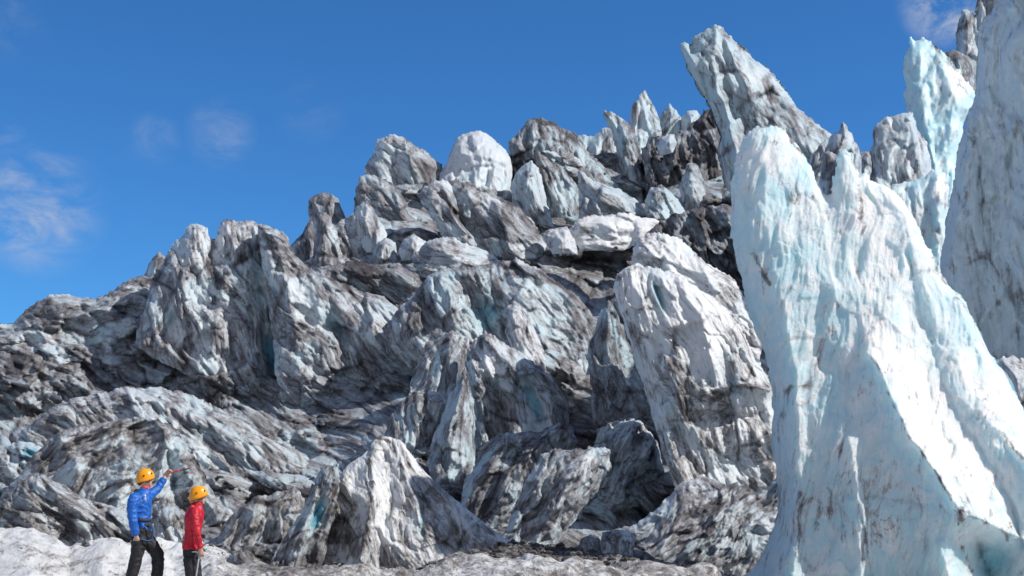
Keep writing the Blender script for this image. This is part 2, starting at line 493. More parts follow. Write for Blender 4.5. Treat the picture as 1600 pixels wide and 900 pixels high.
# ------------------------------------------------------------------ right: leaning tower and its neighbours
serac("leaning_tower", "tall leaning ice tower with an overhanging split tip, highest on the skyline", 63,
      [(1063, 69), (1070, 67), (1082, 78), (1081, 61), (1092, 54), (1107, 47), (1118, 41), (1128, 47), (1147, 64), (1168, 81), (1190, 100), (1204, 111), (1222, 136), (1250, 168), (1269, 185),
       (1300, 213), (1310, 260), (1310, 420), (1160, 420), (1146, 340), (1139, 300), (1133, 290), (1124, 256), (1120, 236), (1127, 214), (1118, 189), (1109, 164), (1092, 138), (1076, 109)],
      ridges=[[(1066, 72, 2), (1084, 100, 22), (1104, 150, 34), (1126, 205, 44), (1140, 270, 50), (1155, 400, 55)], [(1118, 45, 8), (1112, 100, 36), (1136, 190, 62), (1158, 280, 74), (1180, 400, 80)],
              [(1128, 52, 8), (1160, 120, 48), (1200, 200, 62), (1230, 300, 66)], [(1204, 116, 6), (1225, 180, 18), (1250, 230, 28), (1262, 300, 30)]],
      lean=-0.05, foot=False, dirt=0.15, white=0.26, blue=.13, patchy=.7, grain=64, rough=.8, facsize=54, back=60,  # less white and bluer: the tower's shade is put into its colour
      dirts=[(1190, 175, 38, 14, .22, 40), (1260, 190, 40, 12, .22, 40), (1130, 250, 14, 60, .12)], whites=[(1170, 110, 40, 20, .3, 45)],
      lines=[([(1120, 43), (1146, 66), (1166, 80), (1192, 104)], 3.5, .5), ([(1204, 112), (1196, 125), (1212, 160)], 6, .6), ([(1160, 165), (1175, 150), (1200, 145)], 5, .5), ([(1156, 170), (1165, 195)], 5, .5)])
serac("ice_spire", "thin sharp spike with a dark tip standing between the leaning tower and the front fin", 53,
      [(1262, 262), (1267, 244), (1286, 224), (1304, 210), (1312, 206), (1317, 193), (1322, 196), (1328, 206), (1341, 228), (1346, 244), (1350, 330), (1262, 330)],
      ridges=[[(1318, 197, 4), (1316, 230, 18), (1312, 300, 26)]], dirt=.3, white=.5, grain=100, step=1.7, lines=[([(1317, 194), (1316, 215), (1306, 240)], 4, .6)])
serac("ice_slab", "dark streaked upright slab in the notch of the front fin", 45,
      [(1279, 290), (1288, 240), (1293, 236), (1307, 243), (1313, 258), (1308, 300), (1300, 350), (1272, 350)],
      ridges=[[(1293, 240, 4), (1293, 300, 18)]], dirt=.55, white=.35, grain=95, step=1.7, edge=4)
serac("ice_block", "low distant block on the skyline just right of the thin sharp spike", 68,
      [(1336, 244), (1350, 236), (1364, 240), (1372, 300), (1336, 300)], auto=.3, dirt=.42, white=.4, step=1.7)

# ------------------------------------------------------------------ upper middle skyline
serac("ice_block", "big dark grooved block with a peaked crest, right of the white cube-like block", 89,
      [(797, 223), (811, 210), (818, 195), (833, 183), (856, 189), (877, 201), (900, 209), (908, 228), (924, 245), (948, 262), (968, 282), (990, 306), (1002, 332), (960, 350), (880, 350), (850, 350), (830, 330), (810, 292), (799, 262)],
      ridges=[[(834, 186, 6), (830, 220, 20), (838, 260, 26), (860, 320, 30)], [(850, 200, 10), (882, 250, 34), (940, 300, 32), (980, 325, 20)], [(818, 200, 5), (812, 240, 14), (824, 290, 18)]],
      dirt=.38, white=0.28, blue=0.11, grain=70, step=1.9, dirts=[(812, 240, 10, 40, .2), (960, 300, 40, 16, .15, 40)], lines=[([(836, 186), (870, 196), (905, 226), (950, 264)], 3.5, .5)])
serac("ice_wall", "clean pale back wall on the skyline behind the dark edged spike", 95,
      [(876, 232), (890, 222), (907, 212), (928, 213), (940, 202), (950, 199), (985, 200), (1012, 206), (1012, 320), (900, 320)],
      ridges=[[(940, 206, 5), (930, 250, 16), (935, 300, 16)]], dirt=.12, white=0.36, blue=0.21, grain=80, step=1.9)
serac("ice_spire", "leaning spike with a dark right edge, tallest in front of the clean pale back wall", 91,
      [(943, 180), (946, 175), (954, 176), (970, 187), (989, 200), (997, 224), (1008, 262), (1014, 296), (1006, 330), (985, 320), (972, 276), (964, 240), (956, 208)],
      ridges=[[(948, 179, 3), (972, 220, 18), (988, 270, 22), (998, 310, 20)]], dirt=.26, white=0.36, blue=0.11, grain=72, step=1.7, lines=[([(947, 176), (970, 188), (990, 202), (1000, 240), (1010, 280)], 4, .55)])
serac("ice_slab", "pale leaning slab with dark rims in front of the grooved block", 84,
      [(834, 234), (846, 240), (858, 249), (881, 266), (900, 288), (910, 310), (908, 345), (868, 365), (856, 322), (843, 276)],
      ridges=[[(838, 238, 4), (860, 290, 20), (880, 340, 20)]], dirt=.34, blue=.08, white=0.26, grain=62, step=1.8, lines=[([(834, 235), (858, 250), (882, 268), (902, 292)], 4, .5), ([(843, 262), (862, 320), (870, 350)], 3, .35)])
serac("ice_block", "pale clean triangular block pointing up beside the white cube-like block", 81,
      [(799, 284), (806, 268), (830, 254), (839, 259), (845, 282), (852, 307), (861, 334), (869, 362), (850, 375), (820, 350), (800, 315)],
      ridges=[[(832, 257, 4), (834, 300, 20), (846, 350, 22)]], dirt=.10, white=0.46, blue=0.18, grain=65, step=1.8, dirts=[(825, 350, 30, 18, .35)])
serac("ice_slab", "pale blue slab sloping right under the dark edged spike", 79,
      [(906, 268), (923, 280), (949, 290), (971, 299), (998, 314), (1010, 336), (985, 352), (924, 352), (904, 345)],
      ridges=[[(910, 273, 4), (935, 310, 18), (985, 335, 14)]], dirt=.18, white=0.36, blue=0.16, grain=35, step=1.8)
serac("ice_spire", "tall narrow pale spire with needle tip, left of the pair behind the rubble slope", 100,
      [(984, 178), (986, 166), (997, 157), (1002, 148), (1008, 142), (1016, 159), (1027, 174), (1032, 188), (1034, 230), (986, 230)],
      ridges=[[(1008, 146, 3), (1006, 180, 13), (1010, 220, 16)]], dirt=.2, blue=.08, white=0.41, grain=80, step=1.6, edge=5)
serac("ice_spire", "small blunt nicked spire, right of the pair behind the rubble slope", 102,
      [(1029, 190), (1033, 176), (1040, 169), (1046, 160), (1051, 168), (1055, 172), (1062, 182), (1070, 198), (1070, 235), (1030, 235)],
      ridges=[[(1047, 164, 3), (1044, 195, 12), (1048, 225, 14)]], dirt=.24, blue=.08, white=0.36, grain=85, step=1.6, edge=5)
serac("ice_block", "small rounded pale block on the skyline next to the leaning tower", 101,
      [(1065, 184), (1074, 174), (1088, 173), (1096, 182), (1098, 225), (1066, 225)], auto=.3, dirt=.3, white=.5, step=1.6, edge=6)
serac("debris_slope", "dark rubble covered steep ice under the skyline, left of the leaning tower", 87,
      [(1006, 262), (1004, 232), (1020, 216), (1050, 213), (1076, 200), (1092, 186), (1100, 171), (1116, 170), (1130, 220), (1126, 240), (1136, 290), (1150, 340), (1095, 350), (1030, 345), (1010, 302)],
      ridges=[[(1104, 176, 6), (1080, 240, 24), (1050, 320, 26)], [(1030, 225, 8), (1030, 300, 18)]], dirt=.72, white=.4, grain=75, step=1.8, rough=1.4, facsize=26)
serac("ice_block", "small pale block stuck in the top of the dark rubble covered ice", 84,
      [(1024, 228), (1033, 214), (1050, 210), (1058, 222), (1052, 238), (1032, 246)], auto=.35, dirt=.2, white=.55, step=1.6, edge=6)
serac("ice_slab", "upright pale slab leaning on the dark rubble covered ice", 81,
      [(1061, 292), (1075, 256), (1088, 256), (1101, 282), (1106, 322), (1092, 345), (1070, 330)], ridges=[[(1080, 260, 4), (1082, 310, 18)]], dirt=.36, white=.4, grain=70, step=1.7)
serac("ice_block", "pinkish grey wedge block at the foot of the dark rubble covered ice", 78,
      [(1007, 314), (1016, 294), (1033, 289), (1059, 311), (1073, 334), (1070, 352), (1010, 352)], ridges=[[(1026, 292, 4), (1034, 320, 20), (1040, 345, 20)]], dirt=.3, blue=.08, white=0.36, grain=50, step=1.7)
serac("ice_mound", "smooth snow white dome on the ledge above the tall front block", 70,
      [(888, 362), (902, 344), (925, 338), (949, 335), (983, 332), (1024, 342), (1046, 356), (1030, 380), (960, 392), (908, 394)],
      ridges=[[(908, 350, 8), (950, 352, 24), (1010, 356, 16)]], mat=ICE_WHITE, dirt=.12, white=.95, grain=10, step=1.8, rough=.6, dirts=[(960, 390, 60, 8, .5), (1035, 360, 14, 18, .4)])
serac("ice_block", "low clean block at the left end of the smooth white dome", 69,
      [(846, 366), (862, 358), (886, 355), (898, 374), (902, 398), (866, 400)], auto=.3, dirt=.16, white=.7, blue=.1, step=1.8)
serac("debris_slope", "dark brown rubble bank right of the smooth white dome, behind the front fin", 66,
      [(1005, 372), (1030, 345), (1076, 331), (1120, 322), (1150, 320), (1180, 400), (1180, 500), (1120, 470), (1060, 420), (1010, 410)],
      ridges=[[(1090, 335, 8), (1110, 400, 26), (1130, 460, 26)]], dirt=.72, white=.3, grain=45, step=2.0, rough=1.4, facsize=28)

# ------------------------------------------------------------------ left half of the skyline
serac("ice_block", "large dark marbled block with a rounded top, left of the white cube-like block", 86,
      [(571, 272), (573, 258), (582, 243), (586, 223), (596, 213), (610, 209), (627, 213), (647, 227), (667, 240), (690, 257), (694, 285), (672, 320), (620, 320), (590, 300)],
      ridges=[[(604, 213, 6), (598, 250, 24), (606, 300, 28)], [(630, 218, 6), (650, 262, 28), (650, 310, 26)]], dirt=.42, white=.45, grain=60, step=1.8,
      dirts=[(615, 260, 26, 14, .2, 20), (668, 262, 18, 12, .2, 40)], whites=[(600, 225, 16, 16, .3)])
serac("ice_block", "big bright white cube-like block on the skyline", 85,
      [(686, 280), (689, 270), (697, 257), (707, 233), (713, 217), (723, 210), (745, 204), (760, 208), (773, 219), (790, 235), (798, 248), (801, 274), (798, 296), (792, 320), (740, 320), (700, 300)],
      ridges=[[(716, 219, 6), (714, 250, 30), (706, 284, 30)], [(722, 240, 34), (755, 243, 38), (782, 252, 26)], [(755, 245, 38), (742, 292, 44)]], dirt=-.06, white=.7, blue=.12, grain=70, step=1.8,
      rough=.85, edge=4, seam=.12, jag=.5)
serac("ice_block", "dark ridged block below the marbled round topped block, sloping down to the right", 77,
      [(552, 335), (556, 302), (562, 275), (583, 274), (607, 283), (624, 300), (634, 313), (642, 333), (667, 352), (687, 366), (690, 400), (620, 400), (570, 390), (552, 350)],
      ridges=[[(575, 278, 5), (600, 320, 28), (640, 370, 30)]], dirt=.5, white=.42, grain=40, step=1.8)
serac("ice_block", "pale faced pointed block in front of the dark ridged block", 72,
      [(551, 338), (560, 325), (573, 312), (584, 328), (597, 348), (606, 366), (600, 395), (574, 395), (558, 372)], ridges=[[(574, 316, 4), (576, 350, 20), (580, 385, 22)]], dirt=.28, white=.6, grain=60, step=1.7,
      lines=[([(574, 313), (584, 330), (588, 352)], 4, .5)])
serac("ice_tower", "dark rounded knob of ice on the skyline, leftmost of the upper towers", 79,
      [(483, 348), (481, 326), (483, 315), (490, 306), (504, 301), (520, 303), (530, 313), (538, 338), (546, 370), (500, 380)], ridges=[[(505, 304, 6), (508, 340, 22), (514, 370, 22)]], dirt=.5, white=.45, grain=70, step=1.7)
serac("ice_block", "white dappled upright block below the dark rounded knob", 72,
      [(487, 425), (489, 393), (494, 360), (498, 342), (506, 333), (515, 344), (524, 350), (537, 340), (557, 337), (573, 357), (582, 381), (578, 412), (570, 430)],
      ridges=[[(506, 337, 4), (510, 375, 20), (510, 415, 20)], [(550, 342, 5), (560, 380, 24), (556, 418, 20)]], dirt=.28, white=.65, grain=75, step=1.7)
serac("ice_block", "dark shaded shoulder left of the white dappled block", 75,
      [(452, 386), (462, 374), (473, 366), (480, 348), (488, 343), (496, 380), (496, 430), (460, 425)], auto=.3, dirt=.6, white=.35, step=1.7)
serac("ice_slab", "long dark streaked slab slanting down to the right below the white cube-like block", 71,
      [(652, 304), (660, 296), (672, 290), (679, 283), (692, 283), (706, 291), (718, 281), (740, 289), (767, 302), (793, 313), (810, 323), (827, 343), (843, 363), (855, 384), (846, 412), (790, 415), (727, 400), (694, 370), (672, 340)],
      ridges=[[(722, 284, 6), (750, 330, 36), (800, 390, 40)], [(692, 288, 6), (706, 330, 30), (735, 380, 30)], [(706, 294, 0), (722, 335, 8), (752, 385, 10)], [(668, 300, 4), (686, 340, 18)]],
      dirt=.36, white=.5, grain=48, step=1.9, dirts=[(730, 345, 14, 50, .25, -35), (780, 370, 20, 34, .2, -30)], whites=[(770, 320, 50, 10, .3, 28), (698, 310, 8, 26, .4, -20)],
      lines=[([(718, 282), (768, 303), (812, 325), (845, 366)], 3, .4)])
serac("ice_block", "low pale blue block lying below the long slanting streaked slab", 64,
      [(642, 404), (655, 392), (670, 377), (682, 371), (707, 372), (733, 383), (760, 393), (784, 408), (778, 425), (720, 432), (660, 432)], ridges=[[(686, 375, 5), (700, 400, 22), (740, 415, 22)]], dirt=.22, white=.6, blue=.1, grain=30, step=1.9)
serac("ice_block", "small grey block squeezed beside the white dappled block", 70,
      [(578, 400), (590, 380), (603, 371), (618, 380), (622, 412), (582, 416)], auto=.35, dirt=.4, white=.5, step=1.7)
serac("ice_block", "small pale chunk under the dark ridged block, left of the low pale blue block", 69,
      [(622, 392), (630, 374), (646, 366), (664, 378), (660, 405), (628, 408)], auto=.35, dirt=.26, white=.6, blue=.1, step=1.7)
serac("ice_mound", "dark silt covered hump below the white dappled block", 62,
      [(488, 432), (497, 418), (550, 410), (582, 412), (622, 412), (655, 428), (664, 450), (640, 480), (560, 480), (500, 455)], ridges=[[(520, 420, 10), (580, 430, 26), (640, 445, 18)]], dirt=.66, white=.35, grain=30, step=2.0, facsize=34)

# ------------------------------------------------------------------ left ridge
serac("ice_spire", "small pale nub on the skyline at the left foot of the twin headed ridge", 68,
      [(226, 432), (233, 413), (240, 402), (248, 395), (257, 400), (268, 430), (262, 460), (230, 460)], auto=.35, dirt=.38, white=.5, step=1.7, edge=5)
serac("ice_ridge", "low dirty crumpled ridge running down to the left edge", 60,
      [(-120, 540), (-60, 520), (0, 508), (20, 506), (30, 495), (55, 475), (75, 463), (110, 461), (150, 468), (165, 460), (190, 445), (215, 432), (240, 428), (260, 470), (260, 540), (300, 580), (250, 640), (100, 660), (-120, 660)],
      ridges=[[(-100, 560, 20), (20, 530, 40), (110, 500, 44), (200, 470, 36)], [(60, 480, 8), (80, 560, 60), (100, 630, 60)], [(190, 455, 10), (170, 540, 50), (180, 620, 56)]],
      dirt=.45, white=.5, grain=14, step=2.2, rough=1.3, facsize=38, lean=.6, dirts=[(80, 480, 50, 14, .15), (120, 600, 100, 30, .12)])
serac("ice_ridge", "tall fluted twin headed ice ridge on the left skyline, fan shaped below", 57,
      [(212, 540), (214, 505), (228, 472), (236, 440), (247, 425), (262, 398), (273, 377), (290, 366), (293, 355), (303, 351), (318, 355), (328, 371), (334, 378), (341, 366), (346, 349), (354, 345), (368, 348), (388, 346), (408, 347),
       (424, 360), (432, 400), (440, 470), (446, 560), (440, 640), (380, 620), (330, 600), (280, 580), (240, 560)],
      ridges=[[(303, 355, 8), (304, 385, 26), (290, 430, 40), (262, 500, 44), (235, 545, 30)], [(354, 349, 8), (366, 390, 40), (350, 460, 64), (330, 540, 66), (310, 580, 50)],
              [(398, 350, 8), (388, 400, 38), (384, 480, 56), (392, 570, 60)], [(334, 382, 4), (326, 430, 26), (300, 500, 42), (280, 560, 40)], [(424, 364, 4), (412, 430, 12), (424, 520, 14), (432, 600, 14)]],
      dirt=.32, white=.55, blue=.02, grain=66, step=2.0, facsize=40, groove=1.7, lean=.5,
      dirts=[(320, 425, 40, 22, .28), (250, 470, 14, 40, .18, 20), (370, 600, 60, 18, .2), (236, 430, 10, 40, .2)], whites=[(370, 362, 40, 14, .4), (300, 530, 40, 30, .25)],
      blues=[(404, 440, 7, 60, .75, -6), (424, 560, 11, 40, 1.2, -8), (264, 490, 10, 20, .35)], lines=[([(262, 402), (236, 452), (216, 510)], 4, .5), ([(334, 380), (326, 420), (345, 440), (372, 410), (400, 385)], 5, .5)])
serac("ice_ridge", "broad dirty ice flank falling right from the twin headed ridge, split by blue gullies", 55,
      [(404, 352), (416, 352), (424, 360), (437, 363), (450, 372), (455, 392), (480, 416), (500, 426), (530, 440), (560, 454), (600, 466), (636, 490), (660, 520), (670, 560), (650, 610), (600, 625), (540, 630), (480, 640), (440, 630), (428, 560), (420, 480), (410, 410)],
      ridges=[[(424, 363, 8), (444, 420, 36), (460, 500, 56), (470, 580, 60)], [(480, 420, 10), (494, 470, 34), (505, 540, 48), (500, 600, 46)], [(500, 430, 6), (525, 500, 16), (545, 580, 16)], [(545, 455, 12), (580, 510, 48), (600, 580, 50)],
              [(640, 500, 14), (640, 570, 30)]],
      dirt=.42, white=.5, grain=44, step=2.0, facsize=40, groove=1.4, lean=.5, blues=[(530, 520, 8, 46, .7, -18), (500, 445, 40, 8, .25, 20), (424, 560, 8, 30, .8)],
      whites=[(450, 400, 20, 30, .4), (560, 490, 40, 30, .2)], dirts=[(600, 560, 50, 40, .1), (520, 620, 90, 18, .3), (450, 470, 10, 60, .2, -8)],
      lines=[([(440, 366), (486, 424), (540, 446), (604, 470)], 3.5, .35)])

# ------------------------------------------------------------------ left middle and front
serac("ice_slab", "wide pale fluted slab with diagonal grooves below the twin headed ridge", 46,
      [(20, 712), (34, 672), (70, 642), (110, 622), (150, 617), (200, 606), (240, 605), (285, 613), (320, 630), (370, 652), (420, 684), (470, 714), (505, 745), (500, 790), (430, 800), (340, 800), (250, 760), (120, 740)],
      ridges=[[(60, 660, 14), (150, 636, 36), (230, 626, 40), (320, 660, 46), (420, 730, 50)], [(210, 612, 8), (240, 680, 70), (330, 760, 80)]],
      dirt=.38, white=.5, grain=44, step=2.0, groove=2.0, facsize=40, lean=.7, warm=.15, whites=[(200, 622, 60, 12, .3), (130, 640, 40, 14, .25)], dirts=[(330, 680, 90, 40, .1, 40)])
serac("ice_boulder", "rounded arch shaped ice boulder with a hollow pale face, behind the two hikers", 38,
      [(-60, 800), (-10, 790), (20, 752), (60, 705), (93, 673), (147, 662), (200, 655), (238, 654), (266, 662), (278, 672), (290, 690), (308, 724), (328, 760), (350, 788), (364, 802), (372, 840), (250, 870), (100, 870), (-60, 860)],
      ridges=[[(236, 657, 8), (252, 672, 50), (262, 700, 54), (246, 745, 50), (240, 800, 50)], [(262, 668, 8), (284, 705, 26), (306, 760, 34), (340, 810, 34)], [(262, 700, 4), (272, 760, 4), (290, 810, 6)], [(93, 680, 10), (120, 730, 60), (110, 800, 70)], [(190, 662, 12), (190, 730, 66), (180, 800, 74)]],
      dirt=.44, white=.5, grain=150, step=1.9, groove=1.5, warm=.35, facsize=40, dirts=[(225, 700, 30, 30, .28), (160, 720, 60, 24, .12, -30), (272, 740, 18, 60, -.35), (60, 760, 30, 40, .1)],
      blues=[(272, 735, 18, 50, .22), (316, 762, 18, 20, .3)], whites=[(150, 680, 50, 14, .3), (100, 700, 30, 20, .2)], lines=[([(240, 655), (268, 664), (292, 694), (312, 734), (352, 792)], 4, .45)])
serac("ice_boulder", "low grooved dirty boulder at the left edge, in front of the arch shaped boulder", 31,
      [(-60, 812), (-20, 800), (0, 782), (22, 764), (45, 748), (64, 743), (86, 750), (108, 766), (140, 781), (175, 790), (206, 806), (236, 820), (240, 880), (100, 880), (-60, 880)],
      ridges=[[(60, 747, 8), (50, 790, 40), (40, 840, 46)], [(64, 748, 8), (120, 800, 46), (190, 840, 40)]], dirt=.42, white=.5, grain=40, step=1.9, groove=1.7, warm=.5, facsize=30, dirts=[(24, 800, 20, 30, .25)], whites=[(130, 800, 40, 14, .25, 25)])
serac("ice_boulder", "dirty striped boulder directly between the two hikers", 29.5,
      [(200, 850), (216, 815), (238, 792), (256, 777), (276, 790), (294, 804), (310, 834), (326, 870), (310, 900), (210, 900)],
      ridges=[[(257, 781, 6), (252, 820, 34), (250, 870, 40)], [(280, 796, 8), (296, 850, 30)]], dirt=.44, white=.5, grain=55, step=1.8, groove=1.5, warm=.5, facsize=28)
serac("ice_block", "small jumbled pale ice lump with a pool of clear blue ice, at the left edge", 41,
      [(-50, 705), (0, 702), (26, 692), (48, 690), (66, 700), (60, 730), (40, 765), (10, 790), (-50, 790)], auto=.3, dirt=.3, white=.55, warm=.3, grain=40, facsize=22, rough=1.4, blues=[(46, 705, 16, 12, .9)])
serac("ice_boulder", "crumpled beige boulder between the red jacketed hiker and the dark fin", 34,
      [(338, 850), (350, 820), (376, 792), (396, 776), (420, 772), (446, 768), (458, 762), (474, 778), (482, 800), (470, 830), (450, 870), (400, 890), (345, 880)],
      ridges=[[(400, 780, 8), (392, 820, 30), (380, 860, 34)], [(456, 768, 4), (446, 810, 30), (430, 860, 34)]], dirt=.40, white=.55, warm=.6, grain=120, step=1.9, facsize=30, lines=[([(396, 778), (420, 790), (446, 772)], 5, .5)])
serac("ice_mound", "small dark silty hump right behind the red jacketed hiker's legs", 25,
      [(322, 910), (348, 888), (362, 864), (377, 860), (400, 873), (424, 890), (440, 920), (420, 960), (330, 960)], auto=.4, dirt=.66, white=.4, warm=.6, grain=70, step=1.8, facsize=24)

# ------------------------------------------------------------------ front centre pyramid
serac("ice_fin", "thin dark tapering fin with a blue hollow, leaning against the bright pyramid", 29.3,
      [(405, 930), (428, 868), (446, 838), (470, 800), (488, 762), (502, 732), (516, 728), (528, 724), (528, 790), (510, 850), (495, 930)],
      ridges=[[(504, 738, 6), (486, 800, 24), (462, 850, 30), (440, 910, 32)], [(520, 740, 4), (505, 810, 6), (480, 880, 6)]], dirt=.45, white=.45, warm=.2, grain=118, step=1.8, groove=1.6, facsize=30,
      blues=[(496, 808, 9, 26, 1.2, 12)], dirts=[(496, 808, 14, 30, -.4, 12), (520, 760, 12, 40, .2)])
serac("ice_pyramid", "bright white pointed ice pyramid with a dark left flank, front centre", 30,
      [(588, 686), (597, 682), (612, 684), (626, 688), (640, 706), (655, 728), (686, 758), (727, 793), (768, 826), (806, 850), (830, 880), (820, 950), (460, 950), (480, 895), (496, 840), (510, 790), (524, 752), (540, 730), (560, 716), (575, 704)],
      ridges=[[(596, 685, 6), (578, 716, 26), (582, 760, 56), (576, 810, 78), (566, 860, 92), (556, 940, 100)], [(622, 692, 6), (626, 730, 34), (654, 790, 60), (668, 850, 76), (680, 930, 86)], [(660, 735, 8), (700, 800, 34), (750, 860, 44)],
              [(540, 735, 6), (520, 820, 22), (500, 900, 30)]],
      mat=ICE_WHITE, dirt=.30, white=.75, warm=.6, grain=68, rough=.85, step=1.6, jag=.5, groove=1.2, facsize=44, edge=5,
      dirts=[(530, 810, 26, 110, .36, 14), (700, 830, 70, 24, .22, 40), (640, 730, 10, 40, .18, -38), (620, 870, 50, 20, .2), (610, 770, 26, 50, -.3), (655, 770, 8, 60, .2, -20)],  # silt on the left flank also paints in its shade; front kept cleaner
      whites=[(612, 770, 30, 70, .35)], blues=[(660, 815, 6, 34, .75, -4), (556, 752, 7, 24, .35, 20)], lines=[([(597, 684), (578, 716), (583, 758), (578, 810), (566, 862)], 4, .55), ([(626, 690), (640, 730), (660, 790), (664, 850)], 3.5, .4), ([(582, 722), (606, 730), (640, 728)], 3.5, .3)])

# ------------------------------------------------------------------ centre
serac("ice_cliff", "grey ice cliff with a deep blue scooped hollow, above the white peaked block", 51,
      [(596, 512), (618, 490), (642, 466), (662, 440), (674, 428), (690, 421), (725, 418), (770, 411), (805, 405), (836, 418), (870, 440), (902, 466), (925, 490), (936, 560), (936, 680), (860, 680), (800, 640), (740, 600), (690, 570), (640, 575), (605, 550)],
      ridges=[[(690, 425, 8), (700, 460, 46), (712, 510, 52), (715, 560, 50)], [(725, 424, 8), (745, 470, 6), (765, 520, 2), (775, 570, 8)], [(792, 412, 10), (806, 450, 44), (846, 520, 60), (880, 600, 62), (890, 670, 60)], [(655, 460, 10), (650, 510, 34), (660, 560, 36)],
              [(880, 455, 8), (910, 540, 30), (915, 640, 30)]],
      dirt=.40, white=.42, blue=.05, grain=60, step=2.0, groove=1.4, facsize=42, blues=[(765, 490, 26, 42, .8, -10), (880, 600, 14, 46, .9, -34), (675, 505, 12, 14, .4), (690, 560, 26, 26, .25)],
      dirts=[(765, 490, 30, 44, -.2), (880, 600, 16, 46, -.5, -34), (860, 450, 50, 16, .2, 32), (640, 500, 30, 40, .15)], lines=[([(690, 422), (770, 412), (836, 420), (900, 466)], 4, .35), ([(775, 440), (782, 500), (800, 550)], 5, .4)])
serac("ice_fin", "slim white leaning fin beside the deep blue hollow", 46,
      [(790, 520), (793, 482), (804, 470), (815, 478), (826, 492), (840, 522), (852, 555), (854, 580), (820, 575), (800, 545)], ridges=[[(803, 474, 4), (816, 520, 18), (836, 565, 20)]], dirt=.16, white=.75, blue=.08, grain=65, step=1.8)
serac("ice_block", "white peaked block with a dark overhung front, in the very centre", 43,
      [(726, 575), (731, 548), (742, 532), (757, 518), (780, 532), (800, 545), (834, 566), (862, 588), (884, 615), (890, 642), (886, 680), (880, 740), (800, 740), (742, 720), (738, 660), (734, 610)],
      ridges=[[(758, 522, 6), (762, 560, 34), (746, 600, 40)], [(799, 549, 8), (798, 580, 40), (804, 620, 36), (808, 700, 30)], [(762, 575, 38), (775, 600, 8), (780, 680, 4)], [(850, 584, 10), (866, 640, 30), (862, 710, 30)], [(820, 600, 22), (838, 640, 4), (842, 700, 4)]],
      dirt=.36, white=.55, grain=64, step=1.8, groove=1.2, facsize=36, whites=[(765, 555, 30, 28, .6)], dirts=[(762, 552, 30, 24, -.35), (775, 640, 30, 40, .16), (860, 600, 40, 10, .15, 35)], blues=[(838, 640, 13, 30, .9, -22), (826, 610, 10, 20, .5)],
      lines=[([(798, 548), (806, 580), (802, 615)], 4.5, .6), ([(742, 606), (770, 588), (796, 586)], 4, .4)])
serac("ice_slab", "smooth curved blue-grey slab sweeping down left of the white peaked block", 41,
      [(726, 575), (734, 606), (742, 650), (742, 720), (735, 780), (710, 800), (684, 772), (666, 730), (676, 690), (690, 645), (706, 612)], ridges=[[(726, 582, 5), (716, 640, 32), (704, 720, 38), (700, 780, 34)]], dirt=.36, white=.4, blue=.16, grain=104, step=1.8, groove=1.6,
      lines=[([(728, 580), (720, 660), (736, 700), (724, 760)], 4, .5)])
serac("ice_block", "drooping dark capped lump with bluish face, left of the curved blue-grey slab", 44,
      [(600, 680), (612, 652), (626, 628), (642, 616), (660, 610), (686, 614), (698, 630), (692, 664), (676, 690), (660, 715), (620, 706)], ridges=[[(650, 614, 10), (654, 632, 40), (650, 660, 24), (648, 700, 20)]], dirt=.42, white=.45, blue=.1, grain=95, step=1.8, dirts=[(660, 622, 34, 10, .4)])
serac("ice_block", "twisted grey block wedged at the left shoulder of the white peaked block", 47.5,
      [(640, 600), (656, 556), (668, 536), (690, 524), (708, 516), (733, 532), (730, 565), (708, 610), (690, 650), (650, 650)], ridges=[[(706, 520, 6), (696, 560, 30), (680, 620, 34)]], dirt=.4, white=.5, blue=.08, grain=115, step=1.8)
serac("ice_slab", "dark streaked rib curving down in the hollow right of the bright pyramid", 37.5,
      [(716, 800), (730, 750), (752, 700), (776, 680), (812, 676), (842, 676), (874, 660), (896, 670), (902, 692), (876, 722), (846, 760), (820, 820), (790, 860), (744, 840)],
      ridges=[[(870, 668, 8), (830, 710, 40), (796, 770, 50), (780, 830, 46)], [(780, 686, 8), (766, 740, 24), (760, 800, 26)]], dirt=.55, white=.4, grain=122, step=1.8, groove=1.8, facsize=30)
serac("ice_slab", "light grey curved rib beside the dark streaked rib, at the foot of the hollow", 33.5,
      [(782, 860), (800, 800), (826, 744), (846, 712), (866, 702), (900, 704), (930, 698), (952, 702), (954, 730), (934, 762), (918, 784), (890, 826), (866, 866), (820, 880)],
      ridges=[[(930, 704, 8), (900, 740, 40), (868, 790, 52), (840, 850, 46)], [(866, 710, 6), (842, 770, 24), (815, 840, 28)]], dirt=.38, white=.5, grain=128, step=1.8, groove=1.8, facsize=34, whites=[(900, 730, 30, 14, .3, -40)])
serac("ice_block", "broken small pale chunks in the gap left of the tall front block", 39,
      [(930, 690), (936, 672), (960, 662), (990, 654), (1006, 660), (1028, 690), (1040, 740), (1000, 790), (930, 800), (900, 770), (916, 730)], auto=.25, dirt=.20, white=.55, blue=.15, grain=120, step=1.8, facsize=24, rough=1.6)
serac("ice_slab", "dark bluish shaded slab hiding behind the tall front block's left edge", 44,
      [(918, 560), (924, 532), (936, 492), (950, 470), (966, 462), (990, 480), (1010, 560), (1024, 660), (1010, 690), (960, 690), (930, 670)], ridges=[[(950, 476, 6), (950, 560, 24), (965, 660, 26)]], dirt=.40, white=.25, blue=.28, grain=80, step=1.9)

